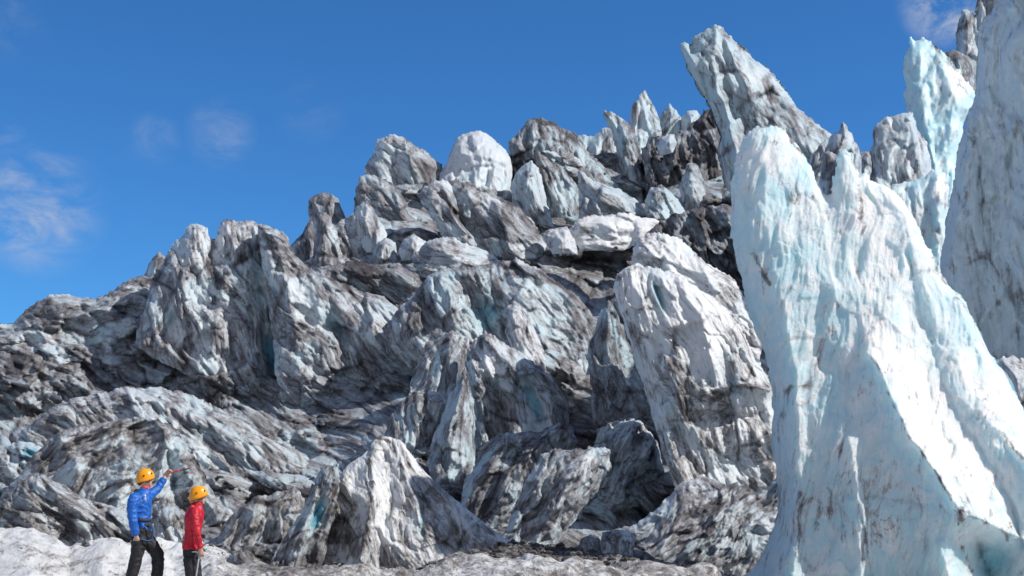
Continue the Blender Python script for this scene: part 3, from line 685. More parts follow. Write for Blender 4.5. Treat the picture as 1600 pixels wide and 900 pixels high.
# ------------------------------------------------------------------ right centre: the tall front block
serac("ice_block", "white capped block peeping over the top of the tall front block", 41,
      [(988, 410), (991, 388), (999, 372), (1018, 367), (1038, 366), (1066, 374), (1080, 388), (1092, 402), (1116, 420), (1146, 438), (1166, 462), (1190, 520), (1190, 580), (1080, 560), (1000, 470)],
      ridges=[[(1038, 370, 8), (1040, 400, 30), (1050, 440, 34)], [(1085, 400, 8), (1120, 460, 32), (1150, 540, 34)]], mat=ICE_WHITE, dirt=.14, white=.8, blue=.08, rough=.8, grain=40, step=1.8, blues=[(1078, 398, 10, 14, .5)],
      dirts=[(1140, 470, 30, 30, .2)], lines=[([(1080, 390), (1094, 406), (1140, 440)], 3.5, .4)])
serac("ice_block", "tall massive block with white sloping top and dark overhung foot, beside the front fin", 36.5,
      [(962, 450), (965, 432), (974, 420), (992, 413), (1020, 417), (1050, 426), (1072, 438), (1092, 450), (1134, 480), (1158, 510), (1176, 552), (1196, 582), (1206, 602), (1212, 648), (1222, 760), (1180, 800), (1080, 800), (1052, 760), (1040, 720), (1026, 678), (1014, 630), (996, 570), (978, 522)],
      ridges=[[(985, 420, 8), (990, 450, 22), (1012, 500, 34), (1030, 580, 44), (1046, 660, 48), (1062, 740, 46)], [(1020, 421, 6), (1034, 460, 10), (1050, 520, 36), (1062, 600, 60), (1072, 680, 54)], [(1060, 435, 10), (1096, 500, 60), (1110, 560, 74), (1116, 600, 78)],
              [(1100, 612, 76), (1150, 600, 72), (1200, 606, 40)], [(1085, 650, 34), (1130, 650, 14), (1190, 650, 6)], [(1092, 740, 30), (1140, 720, 12), (1200, 720, 4)], [(1150, 520, 20), (1172, 570, 34)]],
      mat=ICE_WHITE, dirt=.22, white=.66, blue=.06, grain=66, step=1.6, rough=.85, groove=1.2, facsize=48, warm=.3, lean=.2,
      whites=[(1090, 500, 50, 60, .5, 60), (985, 440, 20, 20, .4)], dirts=[(1080, 595, 20, 50, .3, -20), (1150, 610, 50, 14, .35, -10), (1095, 500, 40, 60, -.4), (1000, 440, 24, 20, -.2), (1060, 650, 16, 70, .25), (1130, 560, 50, 12, .2, 35), (1140, 680, 50, 50, .12)],  # overhung foot darkened for its shadow as well as silt; lit top cleared
      blues=[(1030, 462, 5, 32, 1.1, -20), (1145, 606, 5, 22, .9), (1150, 720, 40, 24, .25)], lines=[([(966, 436), (1000, 414), (1034, 462), (1048, 510), (1062, 560)], 4, .45), ([(1036, 505), (1060, 580), (1074, 660)], 5, .5), ([(1110, 628), (1150, 606), (1206, 604)], 5, .5)])
serac("ice_slab", "swirling striated slab with a white crest, at the foot of the tall front block", 31.5,
      [(935, 850), (960, 828), (993, 820), (1020, 800), (1044, 780), (1060, 760), (1076, 750), (1098, 746), (1134, 758), (1150, 752), (1166, 758), (1182, 774), (1196, 766), (1214, 742), (1240, 760), (1250, 900), (1200, 930), (960, 930), (930, 880)],
      ridges=[[(1080, 754, 8), (1070, 790, 40), (1040, 840, 60), (1020, 890, 64)], [(1150, 760, 8), (1120, 810, 50), (1080, 870, 70)], [(1180, 780, 8), (1160, 830, 46), (1130, 890, 62)]],
      dirt=.40, white=.55, grain=138, step=1.8, groove=2.4, facsize=44, swirl=26, whites=[(1070, 770, 30, 16, .5, -30), (1030, 830, 16, 40, .3, 40)], dirts=[(1130, 790, 40, 20, .15)], lines=[([(1098, 748), (1134, 760), (1166, 760), (1182, 776)], 4.5, .5)])
serac("ice_block", "squat pale block lying on the rubble just left of the swirling striated slab", 29.5,
      [(938, 850), (942, 832), (960, 828), (980, 827), (992, 840), (988, 874), (960, 884), (942, 874)], auto=.35, dirt=.28, white=.65, warm=.4, step=1.7, facsize=20, edge=6)
serac("ice_block", "small brownish block on the rubble, left of the squat pale block", 30,
      [(902, 862), (908, 842), (924, 836), (938, 842), (940, 866), (920, 876)], auto=.35, dirt=.42, white=.55, warm=.7, step=1.7, facsize=20, edge=6)

# ------------------------------------------------------------------ right: the front fin
FIN = [(1110, 990), (1130, 930), (1160, 900), (1185, 878), (1200, 850), (1212, 815), (1216, 760), (1208, 713), (1206, 660), (1208, 620), (1196, 553), (1180, 515), (1170, 490), (1158, 434), (1146, 390), (1141, 345), (1143, 308), (1148, 261), (1158, 223), (1170, 206),
       (1184, 199), (1214, 197), (1227, 202), (1236, 219), (1250, 237), (1266, 260), (1276, 284), (1284, 297), (1294, 309), (1300, 290), (1303, 276), (1309, 265), (1312, 240), (1319, 235), (1330, 243), (1336, 257), (1344, 274), (1354, 267), (1360, 282),
       (1379, 288), (1391, 294), (1412, 316), (1429, 342), (1442, 371), (1459, 401), (1464, 420), (1480, 443), (1501, 464), (1514, 486), (1530, 518), (1549, 553), (1571, 584), (1600, 640), (1660, 740), (1720, 860), (1740, 990)]
serac("ice_fin", "huge translucent pale blue ice fin with a notched crest and bright sunlit flank", 27.5, FIN, cat="serac",
      ridges=[[(1384, 294, 8), (1410, 360, 30), (1414, 420, 44), (1396, 470, 66), (1366, 520, 92), (1357, 548, 104), (1376, 582, 122), (1402, 638, 142), (1420, 678, 156), (1440, 706, 166), (1466, 742, 178), (1488, 782, 190), (1502, 800, 196)],
              [(1502, 800, 196), (1536, 812, 150), (1572, 832, 130), (1620, 850, 120)],
              [(1420, 400, 20), (1442, 508, 34), (1470, 575, 54), (1488, 630, 66), (1510, 670, 80), (1546, 724, 84), (1574, 780, 84), (1600, 850, 90)],
              [(1500, 480, 12), (1530, 560, 44), (1532, 640, 88), (1572, 690, 104), (1600, 715, 110), (1650, 800, 120)],
              [(1195, 205, 10), (1196, 280, 34), (1200, 380, 50), (1226, 480, 62), (1240, 560, 72), (1250, 640, 82), (1250, 760, 96), (1240, 900, 116), (1230, 980, 125)],
              [(1294, 314, 6), (1288, 370, 30), (1282, 450, 46), (1276, 540, 62), (1290, 640, 84)],
              [(1330, 250, 8), (1335, 330, 30), (1330, 430, 52), (1325, 540, 78)],
              [(1330, 690, 120), (1340, 760, 132), (1345, 860, 140), (1350, 980, 150)], [(1470, 850, 150), (1480, 900, 150), (1490, 980, 155)], [(1530, 850, 80), (1545, 900, 70), (1560, 980, 80)]],
      lean=.10, foot=False, dirt=-.01, white=.46, blue=.08, patchy=.2, grain=98, step=1.7, rough=.48, seam=.16, edge=7, groove=1.7, facsize=62, fac=.8, back=70, warm=.35, mat=ICE_CLEAR,
      whites=[(1450, 650, 36, 150, .75, -32), (1400, 400, 60, 90, .2), (1550, 620, 24, 110, .45, -34), (1360, 330, 60, 50, .3), (1200, 240, 34, 40, .3), (1230, 420, 30, 120, -.12)],
      blues=[(1555, 880, 46, 44, .85), (1440, 850, 24, 16, .4), (1454, 520, 12, 50, .35, -30), (1500, 670, 14, 90, .3, -34), (1240, 520, 50, 60, .1)],
      dirts=[(1225, 800, 14, 70, .34), (1260, 860, 8, 70, .26), (1218, 640, 12, 40, .3), (1320, 800, 90, 26, .18), (1350, 340, 10, 70, .26), (1295, 510, 14, 60, .26, 12), (1310, 660, 10, 60, .2), (1500, 790, 10, 16, .3), (1420, 860, 60, 50, .12), (1575, 830, 20, 16, .3), (1340, 790, 140, 110, .13), (1220, 300, 10, 60, .14), (1360, 850, 14, 80, .16)],
      lines=[([(1186, 199), (1214, 197), (1228, 203), (1238, 222), (1251, 238)], 3, .75), ([(1320, 236), (1337, 258), (1344, 275)], 3, .5), ([(1176, 396), (1184, 412), (1196, 430), (1203, 444)], 3.2, .8), ([(1357, 548), (1376, 582), (1386, 612), (1402, 640), (1418, 678), (1440, 706), (1464, 740), (1488, 782)], 2.6, .62),
             ([(1500, 800), (1502, 815)], 6, .7), ([(1228, 612), (1236, 604), (1258, 602)], 4, .8), ([(1228, 612), (1224, 650)], 5, .5), ([(1500, 796), (1530, 810), (1566, 826), (1578, 850)], 3.5, .5), ([(1562, 672), (1590, 704), (1606, 720)], 3.5, .55), ([(1464, 420), (1482, 446), (1514, 487), (1530, 520)], 4, .4),
             ([(1504, 855), (1512, 876), (1520, 905)], 5, .9), ([(1462, 420), (1458, 400)], 4, .4), ([(1300, 500), (1288, 540), (1262, 605)], 4, .45), ([(1250, 770), (1244, 860), (1240, 930)], 4, .5), ([(1296, 752), (1296, 800)], 3, .4), ([(1345, 300), (1350, 380)], 4, .35)])

# ------------------------------------------------------------------ the glacier bed everything stands on
_SLP = [(-200, 960, 33), (400, 960, 33), (900, 960, 34), (1300, 960, 36), (1700, 960, 38),
        (-200, 800, 40), (200, 800, 41), (600, 800, 40), (760, 800, 42), (1000, 800, 41), (1300, 800, 42), (1700, 800, 46),
        (-200, 680, 50), (200, 680, 49), (450, 680, 50), (640, 680, 48), (800, 680, 47), (1000, 680, 46), (1200, 680, 46), (1700, 680, 50),
        (-200, 560, 64), (200, 560, 60), (450, 580, 60), (640, 560, 58), (850, 560, 55), (1000, 540, 52), (1200, 560, 52), (1700, 560, 55),
        (-200, 460, 74), (200, 460, 68), (450, 460, 68), (640, 450, 66), (850, 440, 62), (1100, 430, 62), (1700, 430, 62),
        (300, 380, 72), (560, 380, 75), (700, 380, 76), (900, 360, 78), (1100, 340, 76), (1700, 330, 74),
        (900, 800, 37.2), (870, 770, 39), (950, 800, 36.6), (850, 830, 36.3), (600, 280, 94), (800, 280, 96), (1000, 260, 98), (1200, 250, 92), (1700, 200, 90)]


def slope_depth(X, Y):
    n = 0.0; s = 0.0
    for x, y, dd in _SLP:
        wg = 1.0 / (((X - x) * 0.6) ** 2 + ((Y - y) * 1.4) ** 2 + 900.0) ** 1.5
        n = n + wg; s = s + wg * dd
    for x, y, dd in FEET:
        wg = 1.0 / (((X - x) * 0.8) ** 2 + ((Y - y) * 1.6) ** 2 + 300.0) ** 1.5
        n = n + wg; s = s + wg * dd
    return s / n


bed = ice("glacier_slope", 60, [(-220, 960), (-220, 540), (0, 520), (60, 482), (160, 478), (240, 452), (320, 420), (460, 425), (500, 395), (560, 320), (600, 270),
          (640, 280), (700, 285), (800, 258), (850, 235), (900, 240), (1000, 240), (1060, 240), (1110, 230), (1180, 270), (1300, 300), (1400, 320), (1500, 420), (1800, 420), (2300, 520), (2300, 960)],
          depth=slope_depth, sheet=True, dirt=0.56, white=0.45, grain=25, step=2.2, edge=4, fac=1.0, blues=[(900, 780, 60, 40, .45), (760, 760, 40, 30, .3)], facsize=26, rough=1.7, groove=.15, warm=0.2,
          dirts=[(560, 620, 150, 60, 0.10, 20), (900, 420, 110, 30, .3, 15), (1080, 380, 70, 45, .3), (850, 880, 170, 45, .2), (900, 785, 70, 50, -.4), (740, 780, 50, 40, -.15), (300, 600, 120, 40, .1),  # bed in the central hollow painted paler and bluer to lift its shade
                 (470, 700, 50, 60, -.12), (60, 560, 100, 60, .1), (700, 640, 50, 40, .1), (560, 440, 80, 30, .12)])
tag(bed, kind='structure')


# ------------------------------------------------------------------ ground
PROFILE = [(-400, 834), (-50, 838), (0, 835), (60, 833), (95, 845), (120, 862), (130, 855), (170, 847), (210, 850), (240, 857), (280, 860), (340, 865), (360, 880), (420, 890), (480, 893), (520, 890), (560, 882), (600, 885), (640, 892),
           (700, 882), (760, 872), (820, 872), (900, 878), (1000, 887), (1100, 897), (1200, 910), (1600, 918), (2200, 918)]
MAN = at(218, 915, 21.0)
WOMAN = at(300, 940, 21.0)


def ground_z(x, y):
    px = 800 + x / np.maximum(y, 1.0) * FPX
    prof = np.interp(px, [p[0] for p in PROFILE], [p[1] for p in PROFILE])
    ztop = CAM_Z - (prof - 800) / FPX * 25.5
    k = np.clip((y - 21.8) / 2.6, 0, 1); k = k * k * (3 - 2 * k)
    near = np.full(x.shape, -0.12)
    z = near * (1 - k) + ztop * k
    back = np.clip((y - 25.5) / 5, 0, 1)
    pf2 = np.interp(px, [-400, 340, 430, 640, 700, 800, 950, 1050, 1200, 2200], [852, 856, 906, 902, 868, 856, 868, 888, 912, 920])
    z = z * (1 - back) + (CAM_Z - (pf2 - 800) / FPX * 31.0) * back
    Z = np.zeros_like(x)
    amp = np.clip((60 - y) / 30, 0.15, 1) * np.clip(y / 8, 0.3, 1)
    z = z + amp * (0.30 * fbm(x / 1.7, y / 1.7, Z, 4, 0.55) - 0.06 * np.abs(fbm(x / .5, y / .5, Z + 4, 3, .5)) + 0.16 * (facets(x / .55, y / .8, 9, 3)) + 0.05 * facets(x / .2, y / .25, 9, 4))
    for p in (MAN, WOMAN):
        wgt = np.exp(-(((x - p.x) / 0.55) ** 2 + ((y - p.y) / 0.5) ** 2) ** 2)
        z = z * (1 - wgt) + p.z * wgt
    return z


def axis(dense0, dense1, stepd, far0, far1):
    a = list(np.arange(dense0, dense1, stepd))
    s = stepd; p = a[-1]
    while p < far1:
        s *= 1.25; p += s; a.append(p)
    s = stepd; p = a[0]; pre = []
    while p > far0:
        s *= 1.25; p -= s; pre.append(p)
    return np.array(pre[::-1] + a)


gxs = axis(-13, 11, 0.045, -700, 700)
gys = axis(19.5, 33, 0.045, -60, 1500)
GX, GY = np.meshgrid(gxs, gys)
fx, fy = GX.ravel(), GY.ravel()
GZ = ground_z(fx, fy)
idx = np.arange(len(fx)).reshape(GX.shape)
quads = np.stack([idx[:-1, :-1].ravel(), idx[:-1, 1:].ravel(), idx[1:, 1:].ravel(), idx[1:, :-1].ravel()], 1)
gpx = 800 + fx / np.maximum(fy, 1.0) * FPX
gd = np.interp(gpx, [-200, 300, 420, 1200, 1400], [0.10, 0.18, .60, .56, .3]) + 0.42 * fbm(fx / 2.2, fy / 1.2, fx * 0 + 3, 4, .6).astype(np.float32) + blobs(gpx.astype(np.float32), fy.astype(np.float32), [(860, 29, 170, 3.5, .5), (400, 26, 60, 3, .25), (100, 24, 40, 1.0, .2), (640, 25, 40, 2, .2), (230, 23.2, 80, .5, .1)])
gd = gd - blobs(gpx.astype(np.float32), fy.astype(np.float32), [(820, 24.6, 90, .8, .4), (560, 25, 40, 1, .3)])
ground = mesh_from("ground", np.stack([fx, fy, GZ], 1), quads,
                   dict(flow=np.stack([fx * 0.9, fy * 0.9 * 2.0, GZ], 1), dirt=gd, blue=np.zeros(len(fx)), white=np.full(len(fx), 0.95), warm=np.full(len(fx), 0.85)), ICE_WHITE)
tag(ground, kind='structure')

# rubble lying on the silty ground at the foot of the icefall
rr = np.random.RandomState(5)
rv, rf = [], []
bmr = bmesh.new(); bmesh.ops.create_icosphere(bmr, subdivisions=1, radius=1.0)
iv = np.array([v.co[:] for v in bmr.verts]); itri = [[v.index for v in f.verts] for f in bmr.faces]; bmr.free()
for k in range(2600):
    px = rr.normal(830, 130) if rr.rand() < .72 else rr.uniform(-60, 1180)
    y = rr.uniform(25.2, 33.5)
    s = 0.025 + 0.10 * rr.rand() ** 4
    x = (px - 800) / FPX * y
    z = float(ground_z(np.array([x]), np.array([y]))[0]) if k < 0 else None
    rv.append((x, y, s)); 
rv = np.array(rv); rz = ground_z(rv[:, 0], rv[:, 1])
allv, allf = [], []
for (x, y, s), z in zip(rv, rz):
    q = iv * rr.uniform(.6, 1.15, size=(len(iv), 1)) * (s * rr.uniform(.7, 1.3, size=(1, 3))) * np.array([1, 1, .7])
    o0 = len(allv) * len(iv)
    allv.append(q + np.array([x, y, z + s * .2])); allf += [[a + o0 for a in f] for f in itri]
me = bpy.data.meshes.new("rubble"); me.from_pydata(np.concatenate(allv).tolist(), [], allf)
RUB = bpy.data.materials.new("silty_rubble"); RUB.use_nodes = True
t = NT(RUB.node_tree)
geo = t.n('ShaderNodeNewGeometry')
cr = t.n('ShaderNodeValToRGB', {0: geo.outputs['Random Per Island']})
cr.color_ramp.elements[0].color = (.028, .025, .025, 1); cr.color_ramp.elements[1].color = (.30, .29, .29, 1)
e = cr.color_ramp.elements.new(.7); e.color = (.075, .066, .062, 1)
nz = t.noise(geo.outputs['Position'], 30.0, 4)
b = t.n('ShaderNodeBsdfPrincipled', {'Base Color': t.mix(t.smooth(nz, .35, .7), cr.outputs[0], (.05, .045, .042)), 'Roughness': .85})
t.n('ShaderNodeOutputMaterial', {'Surface': b.outputs[0]})
me.materials.append(RUB)
rub = bpy.data.objects.new("rubble", me); COL.objects.link(rub)
tag(rub, "dark loose stones strewn over the dirty ice at the foot of the icefall", "rubble", kind='stuff')

# ------------------------------------------------------------------ people
def simple_mat(name, color, rough=0.6, metallic=0.0, noise_amt=0.0, scale=20.0, sheen=0.0):
    m = bpy.data.materials.new(name); m.use_nodes = True
    t = NT(m.node_tree)
    co = t.n('ShaderNodeTexCoord').outputs['Object']
    nz = t.noise(co, scale, 5.0, 0.6)
    dark = tuple(c * (1 - noise_amt) for c in color)
    col = t.mix(t.smooth(nz, .3, .7), dark, color)
    bp = t.n('ShaderNodeBump', {'Strength': 0.25, 'Distance': 0.01, 'Height': nz}).outputs[0]
    b = t.n('ShaderNodeBsdfPrincipled', {'Base Color': col, 'Roughness': rough, 'Metallic': metallic, 'Normal': bp})
    t.n('ShaderNodeOutputMaterial', {'Surface': b.outputs[0]})
    return m


SKIN = simple_mat("skin", (.62, .36, .26), .5, 0, .15, 30)
HAIR_BROWN = simple_mat("brown_hair", (.07, .04, .025), .6, 0, .4, 60)
HAIR_BLOND = simple_mat("blond_hair", (.50, .33, .15), .5, 0, .4, 60)
BLUE_CLOTH = simple_mat("blue_shell_cloth", (.010, .13, .54), .55, 0, .25, 9)
RED_CLOTH = simple_mat("red_shell_cloth", (.56, .008, .026), .55, 0, .25, 9)
PINK_CLOTH = simple_mat("pink_lining", (.55, .06, .09), .6)
BLACK_CLOTH = simple_mat("black_trouser_cloth", (.018, .017, .019), .7, 0, .3, 8)
STRAP = simple_mat("dark_webbing", (.03, .03, .033), .7, 0, .3, 40)
STRAP_BLUE = simple_mat("blue_webbing", (.02, .09, .28), .6, 0, .3, 40)
HELMET = simple_mat("orange_shell", (.95, .36, .008), .28, 0, .06, 6)
BLACK_PLASTIC = simple_mat("black_plastic", (.015, .015, .015), .4)
STEEL = simple_mat("bright_steel", (.72, .73, .75), .35, .6, .1, 15)
DARK_STEEL = simple_mat("dark_steel", (.10, .10, .11), .4, .6, .2, 15)
RED_GRIP = simple_mat("red_rubber_grip", (.50, .03, .06), .5)
WHITE_PRINT = simple_mat("white_print", (.8, .82, .85), .6)
BOOT = simple_mat("boot_leather", (.05, .04, .035), .6, 0, .3, 20)
EYE_DARK = simple_mat("dark_eye", (.02, .015, .012), .2)
LIP = simple_mat("lips", (.42, .16, .13), .5)


class Shape:
    """collects closed lofted tubes, then fuses them into one continuous surface"""
    def __init__(self):
        self.bm = bmesh.new()

    def loft(self, rings, seg=20):
        """rings: (centre, rx, ry, axis x, axis y) or (centre, r); circles follow the path"""
        n = len(rings); cs = [Vector(r[0]) for r in rings]
        loops = []; ref = None
        for i, r in enumerate(rings):
            tdir = (cs[min(i + 1, n - 1)] - cs[max(i - 1, 0)]).normalized()
            if len(r) >= 5:
                ax, ay, rx, ry = Vector(r[3]), Vector(r[4]), r[1], r[2]
            else:
                h = Vector((0, 1, 0)) if abs(tdir.y) < .8 else Vector((1, 0, 0))
                ref = h if ref is None else ref
                ax = (ref - tdir * ref.dot(tdir)).normalized(); ay = tdir.cross(ax); ref = ax
                rx = r[1]; ry = r[2] if len(r) > 2 else r[1]
            loops.append([self.bm.verts.new(cs[i] + ax * (rx * math.cos(2 * math.pi * k / seg)) + ay * (ry * math.sin(2 * math.pi * k / seg))) for k in range(seg)])
        for a, b in zip(loops[:-1], loops[1:]):
            for k in range(seg):
                self.bm.faces.new((a[k], a[(k + 1) % seg], b[(k + 1) % seg], b[k]))
        for lp, c in ((loops[0], cs[0] + (cs[0] - cs[1]).normalized() * rings[0][1] * .35), (loops[-1], cs[-1] + (cs[-1] - cs[-2]).normalized() * rings[-1][1] * .35)):
            v = self.bm.verts.new(c)
            for k in range(seg):
                self.bm.faces.new((lp[k], lp[(k + 1) % seg], v))

    def limb(self, pts, seg=16, sub=4):
        """pts: (vector, radius), smoothly interpolated with rounded ends"""
        out = []
        for i in range(len(pts) - 1):
            for k in range(sub):
                t_ = k / sub
                a = pts[max(i - 1, 0)][0]; b = pts[i][0]; c = pts[i + 1][0]; e = pts[min(i + 2, len(pts) - 1)][0]
                lin = b.lerp(c, t_)
                cat = 0.5 * ((2 * b) + (c - a) * t_ + (2 * a - 5 * b + 4 * c - e) * t_ ** 2 + (3 * b - a - 3 * c + e) * t_ ** 3)
                out.append((lin.lerp(cat, .6), pts[i][1] * (1 - t_) + pts[i + 1][1] * t_))
        out.append(pts[-1])
        self.loft(out, seg)

    def ball(self, c, r):
        m = Matrix.Translation(c) @ Matrix.Diagonal((r[0], r[1], r[2], 1))
        bmesh.ops.create_uvsphere(self.bm, u_segments=16, v_segments=12, radius=1.0, matrix=m)

    def build(self, name, mat, parent, voxel=None, folds=0.0, smooth_it=4, fold_scale=9.0):
        bmesh.ops.recalc_face_normals(self.bm, faces=self.bm.faces)
        me = bpy.data.meshes.new(name); self.bm.to_mesh(me); self.bm.free()
        o = bpy.data.objects.new(name, me); COL.objects.link(o)
        if voxel:
            md = o.modifiers.new("fuse", 'REMESH'); md.mode = 'VOXEL'; md.voxel_size = voxel
            if smooth_it:
                ms = o.modifiers.new("soften", 'SMOOTH'); ms.factor = .5; ms.iterations = smooth_it
            dg = bpy.context.evaluated_depsgraph_get(); dg.update()
            new = bpy.data.meshes.new_from_object(o.evaluated_get(dg))
            o.modifiers.clear(); o.data = new; bpy.data.meshes.remove(me); new.name = name; me = new
            if folds:
                n = len(me.vertices); co = np.empty(n * 3, np.float32); no = np.empty(n * 3, np.float32)
                me.vertices.foreach_get('co', co); me.vertices.foreach_get('normal', no)
                co = co.reshape(-1, 3); no = no.reshape(-1, 3)
                dsp = fbm(co[:, 0] * fold_scale, co[:, 1] * fold_scale, co[:, 2] * fold_scale * 1.5, 3, .5, True) - .55
                me.vertices.foreach_set('co', (co + no * (folds * dsp)[:, None]).ravel().astype(np.float32))
        me.materials.clear(); me.materials.append(mat)
        me.polygons.foreach_set('use_smooth', np.ones(len(me.polygons), bool)); me.update()
        o.parent = parent
        return o


S21 = 21.0 / FPX


def hand(sh, wrist, aim, back_dir, curl, thumb_side, k=1.0):
    """palm, four unequal bent fingers and a thumb; aim = direction of the palm, back_dir = back of the hand"""
    aim = aim.normalized(); nb = (back_dir - aim * back_dir.dot(aim)).normalized(); side = aim.cross(nb).normalized() * thumb_side
    pc = wrist + aim * .05 * k
    sh.loft([(wrist - aim * .02, .026 * k, .020 * k, side, nb), (wrist + aim * .02 * k, .034 * k, .018 * k, side, nb), (wrist + aim * .06 * k, .041 * k, .016 * k, side, nb), (wrist + aim * .092 * k, .040 * k, .014 * k, side, nb)], 14)
    for i, (off, ln) in enumerate(((.030, .92), (.010, 1.0), (-.010, .95), (-.029, .78))):
        p = wrist + aim * .085 * k + side * off * k
        ang = curl * .5
        pts = [(p, .0092 * k)]
        for sl in (.042, .028, .022):
            dvec = aim * math.cos(ang) - nb * math.sin(ang)
            p = p + dvec * sl * ln * k
            pts.append((p, .0085 * k)); ang += curl
        sh.limb(pts, 8, 2)
    b0 = wrist + aim * .022 * k + side * .030 * k
    b1 = b0 + (aim * .6 + side * .55 - nb * .3).normalized() * .042 * k
    b2 = b1 + (aim * .85 - nb * (.25 + .35 * curl) - side * .1 * curl).normalized() * .034 * k
    sh.limb([(b0, .013 * k), (b1, .0115 * k), (b2, .009 * k)], 8, 2)


def make_person(label, org, ox, oy, head_px, yaw, D):
    root = bpy.data.objects.new("person", None); COL.objects.link(root); root.location = org; root.empty_display_size = .3
    tag(root, label, "person", "ice hikers")
    P = lambda px, py, y=0.0: at(px, py, 21.0 + y) - at(ox, oy, 21.0)
    cx, sx = math.cos(yaw), math.sin(yaw)
    F = Vector((cx, sx, 0)); L = Vector((-sx, cx, 0)); U = Vector((0, 0, 1))
    hc = P(*head_px)
    H = lambda f, l, u: hc + F * f + L * l + U * u
    k = D['k']
    # body: one skin surface (head, neck, trunk, limbs, hands)
    sh = Shape()
    hr = [(-.118, .030, .022, .052), (-.105, .050, .042, .040), (-.08, .068, .056, .026), (-.04, .086, .068, .010), (0, .096, .074, .002), (.04, .099, .077, -.002), (.08, .088, .070, -.006), (.108, .055, .045, -.008)]
    sh.loft([(H(o, 0, u), a, b, F, L) for (u, a, b, o) in hr], 24)
    sh.loft([(H(.098, 0, .020), .008), (H(.112, 0, -.012), .013), (H(.108, 0, -.030), .014), (H(.09, 0, -.036), .010)], 8)          # nose
    sh.ball(H(.082, 0, -.066), (.012, .020, .007)); sh.ball(H(.078, 0, -.100), (.018, .02, .014))                             # mouth, chin
    sh.ball(H(.086, .034, .026), (.014, .020, .006)); sh.ball(H(.086, -.034, .026), (.014, .020, .006))                       # brows
    for s in (1, -1):
        sh.ball(H(-.008, s * .077, -.008), (.020, .012, .032))                                                                # ears
    neck = D['neck']
    sh.limb([(H(-.02, 0, -.06), .056 * k), (P(*neck), .056 * k), (P(*D['torso'][-3][0]), .075)], 16)
    for (c, rx, ry), (c2, rx2, ry2) in zip(D['torso'][1:-2], D['torso'][2:-1]):
        X1, Y1 = Vector((1, 0, 0)), Vector((0, 1, 0))
        sh.loft([(P(*c), rx * .72, ry * .72, X1, Y1), (P(*c2), rx2 * .72, ry2 * .72, X1, Y1)], 20)
    for arm in D['arms']:
        pts = [(P(*q), r * .62) for q, r in arm['pts']]
        pts.insert(0, (P(*D['torso'][-3][0]), .05))
        wr = P(*arm['wrist'])
        sh.limb(pts + [(wr, .028 * k)], 12)
        hand(sh, wr, arm['aim'], arm['back'], arm['curl'], arm['thumb'], k)
    for leg in D['legs']:
        sh.limb([(P(*D['torso'][1][0]), .08)] + [(P(*q), r * .62) for q, r in leg], 12)
    body = sh.build("body", SKIN, root, 0.0065, 0, 2)
    for s in (1, -1):
        e = Shape(); e.ball(H(.086, s * .033, .008), (.010, .012, .008)); e.build("eye", EYE_DARK, root)
    e = Shape(); e.ball(H(.090, 0, -.066), (.008, .020, .006)); e.build("mouth", LIP, root)
    # hair under the helmet
    e = Shape()
    for q in D['hair']:
        e.limb([(H(*a), r) for a, r in q], 12)
    e.build("hair", D['hairmat'], root, .009, .004, 2, 30)
    # jacket
    j = Shape()
    X1, Y1 = Vector((1, 0, 0)), Vector((0, 1, 0))
    j.loft([(P(*c), rx, ry, X1, Y1) for c, rx, ry in D['torso']], 28)
    for arm in D['arms']:
        pts = [(P(*q), r) for q, r in arm['pts']]
        j.limb([(P(*D['torso'][-3][0]) * .45 + pts[0][0] * .55, pts[0][1] * 1.05)] + pts, 16)
    jac = j.build("jacket", D['jacket'], root, .012, .022, 2, 8.5)
    c = Shape()
    tc_, tr, _ = D['torso'][-1]
    c.loft([(P(*tc_) - U * .015, tr * .98, tr * 1.02, X1, Y1), (P(*tc_) + U * .018 + X1 * .006, tr * .98, tr * 1.05, X1, Y1)], 24)
    c.build("collar", D['collar'], jac)
    # trousers and boots
    tr_ = Shape()
    w0 = D['waist']
    tr_.loft([(P(*q), rx, ry, X1, Y1) for q, rx, ry in w0], 24)
    for leg in D['legs']:
        tr_.limb([(P(*q), r) for q, r in leg], 18)
    tr_.build("trousers", D['trousers'], root, .013, .020, 2, 8.0)
    for leg in D['legs']:
        a = P(*leg[-1][0]); b = Shape()
        b.loft([(a + U * .10, .060, .055, X1, Y1), (a + U * .02 - U * 0, .066, .056, X1, Y1), (Vector((a.x + .03, a.y, .045)), .105, .05, X1, Y1), (Vector((a.x + .06, a.y, .0)), .145, .052, X1, Y1)], 20)
        b.build("boot", BOOT, root, .012, 0, 3)
    # helmet
    hm = Shape(); seg = 40; rows = 14
    loops = []
    for layer, sgn in ((1.0, 1), (.90, -1)):
        for i in range(rows + 1):
            tt = i / rows
            if sgn < 0: tt = 1 - tt
            lp = []
            for q in range(seg):
                a = 2 * math.pi * q / seg
                ca, sa = math.cos(a), math.sin(a)
                low = -.058 + .050 * max(ca, 0) - .030 * max(-ca, 0) - .004 * sa * sa      # rim: high over the brow, low at the nape
                th = tt * math.pi / 2
                rz = math.cos(th); rr_ = math.sin(th) ** .80
                z = low + (.128 - low) * rz if layer == 1.0 else low + (.116 - low) * rz
                flare = 1 + .02 * tt ** 8 * max(ca, 0) - .05 * tt ** 4 * max(-ca, 0)
                lp.append(hm.bm.verts.new(H(-.004 + .138 * layer * rr_ * ca * flare, .112 * layer * rr_ * sa * flare, .022 + z)))
            loops.append(lp)
    for a, b in zip(loops[:-1], loops[1:]):
        for q in range(seg):
            try: hm.bm.faces.new((a[q], a[(q + 1) % seg], b[(q + 1) % seg], b[q]))
            except ValueError: pass
    bmesh.ops.remove_doubles(hm.bm, verts=hm.bm.verts, dist=1e-4)
    hel = hm.build("helmet", HELMET, root)
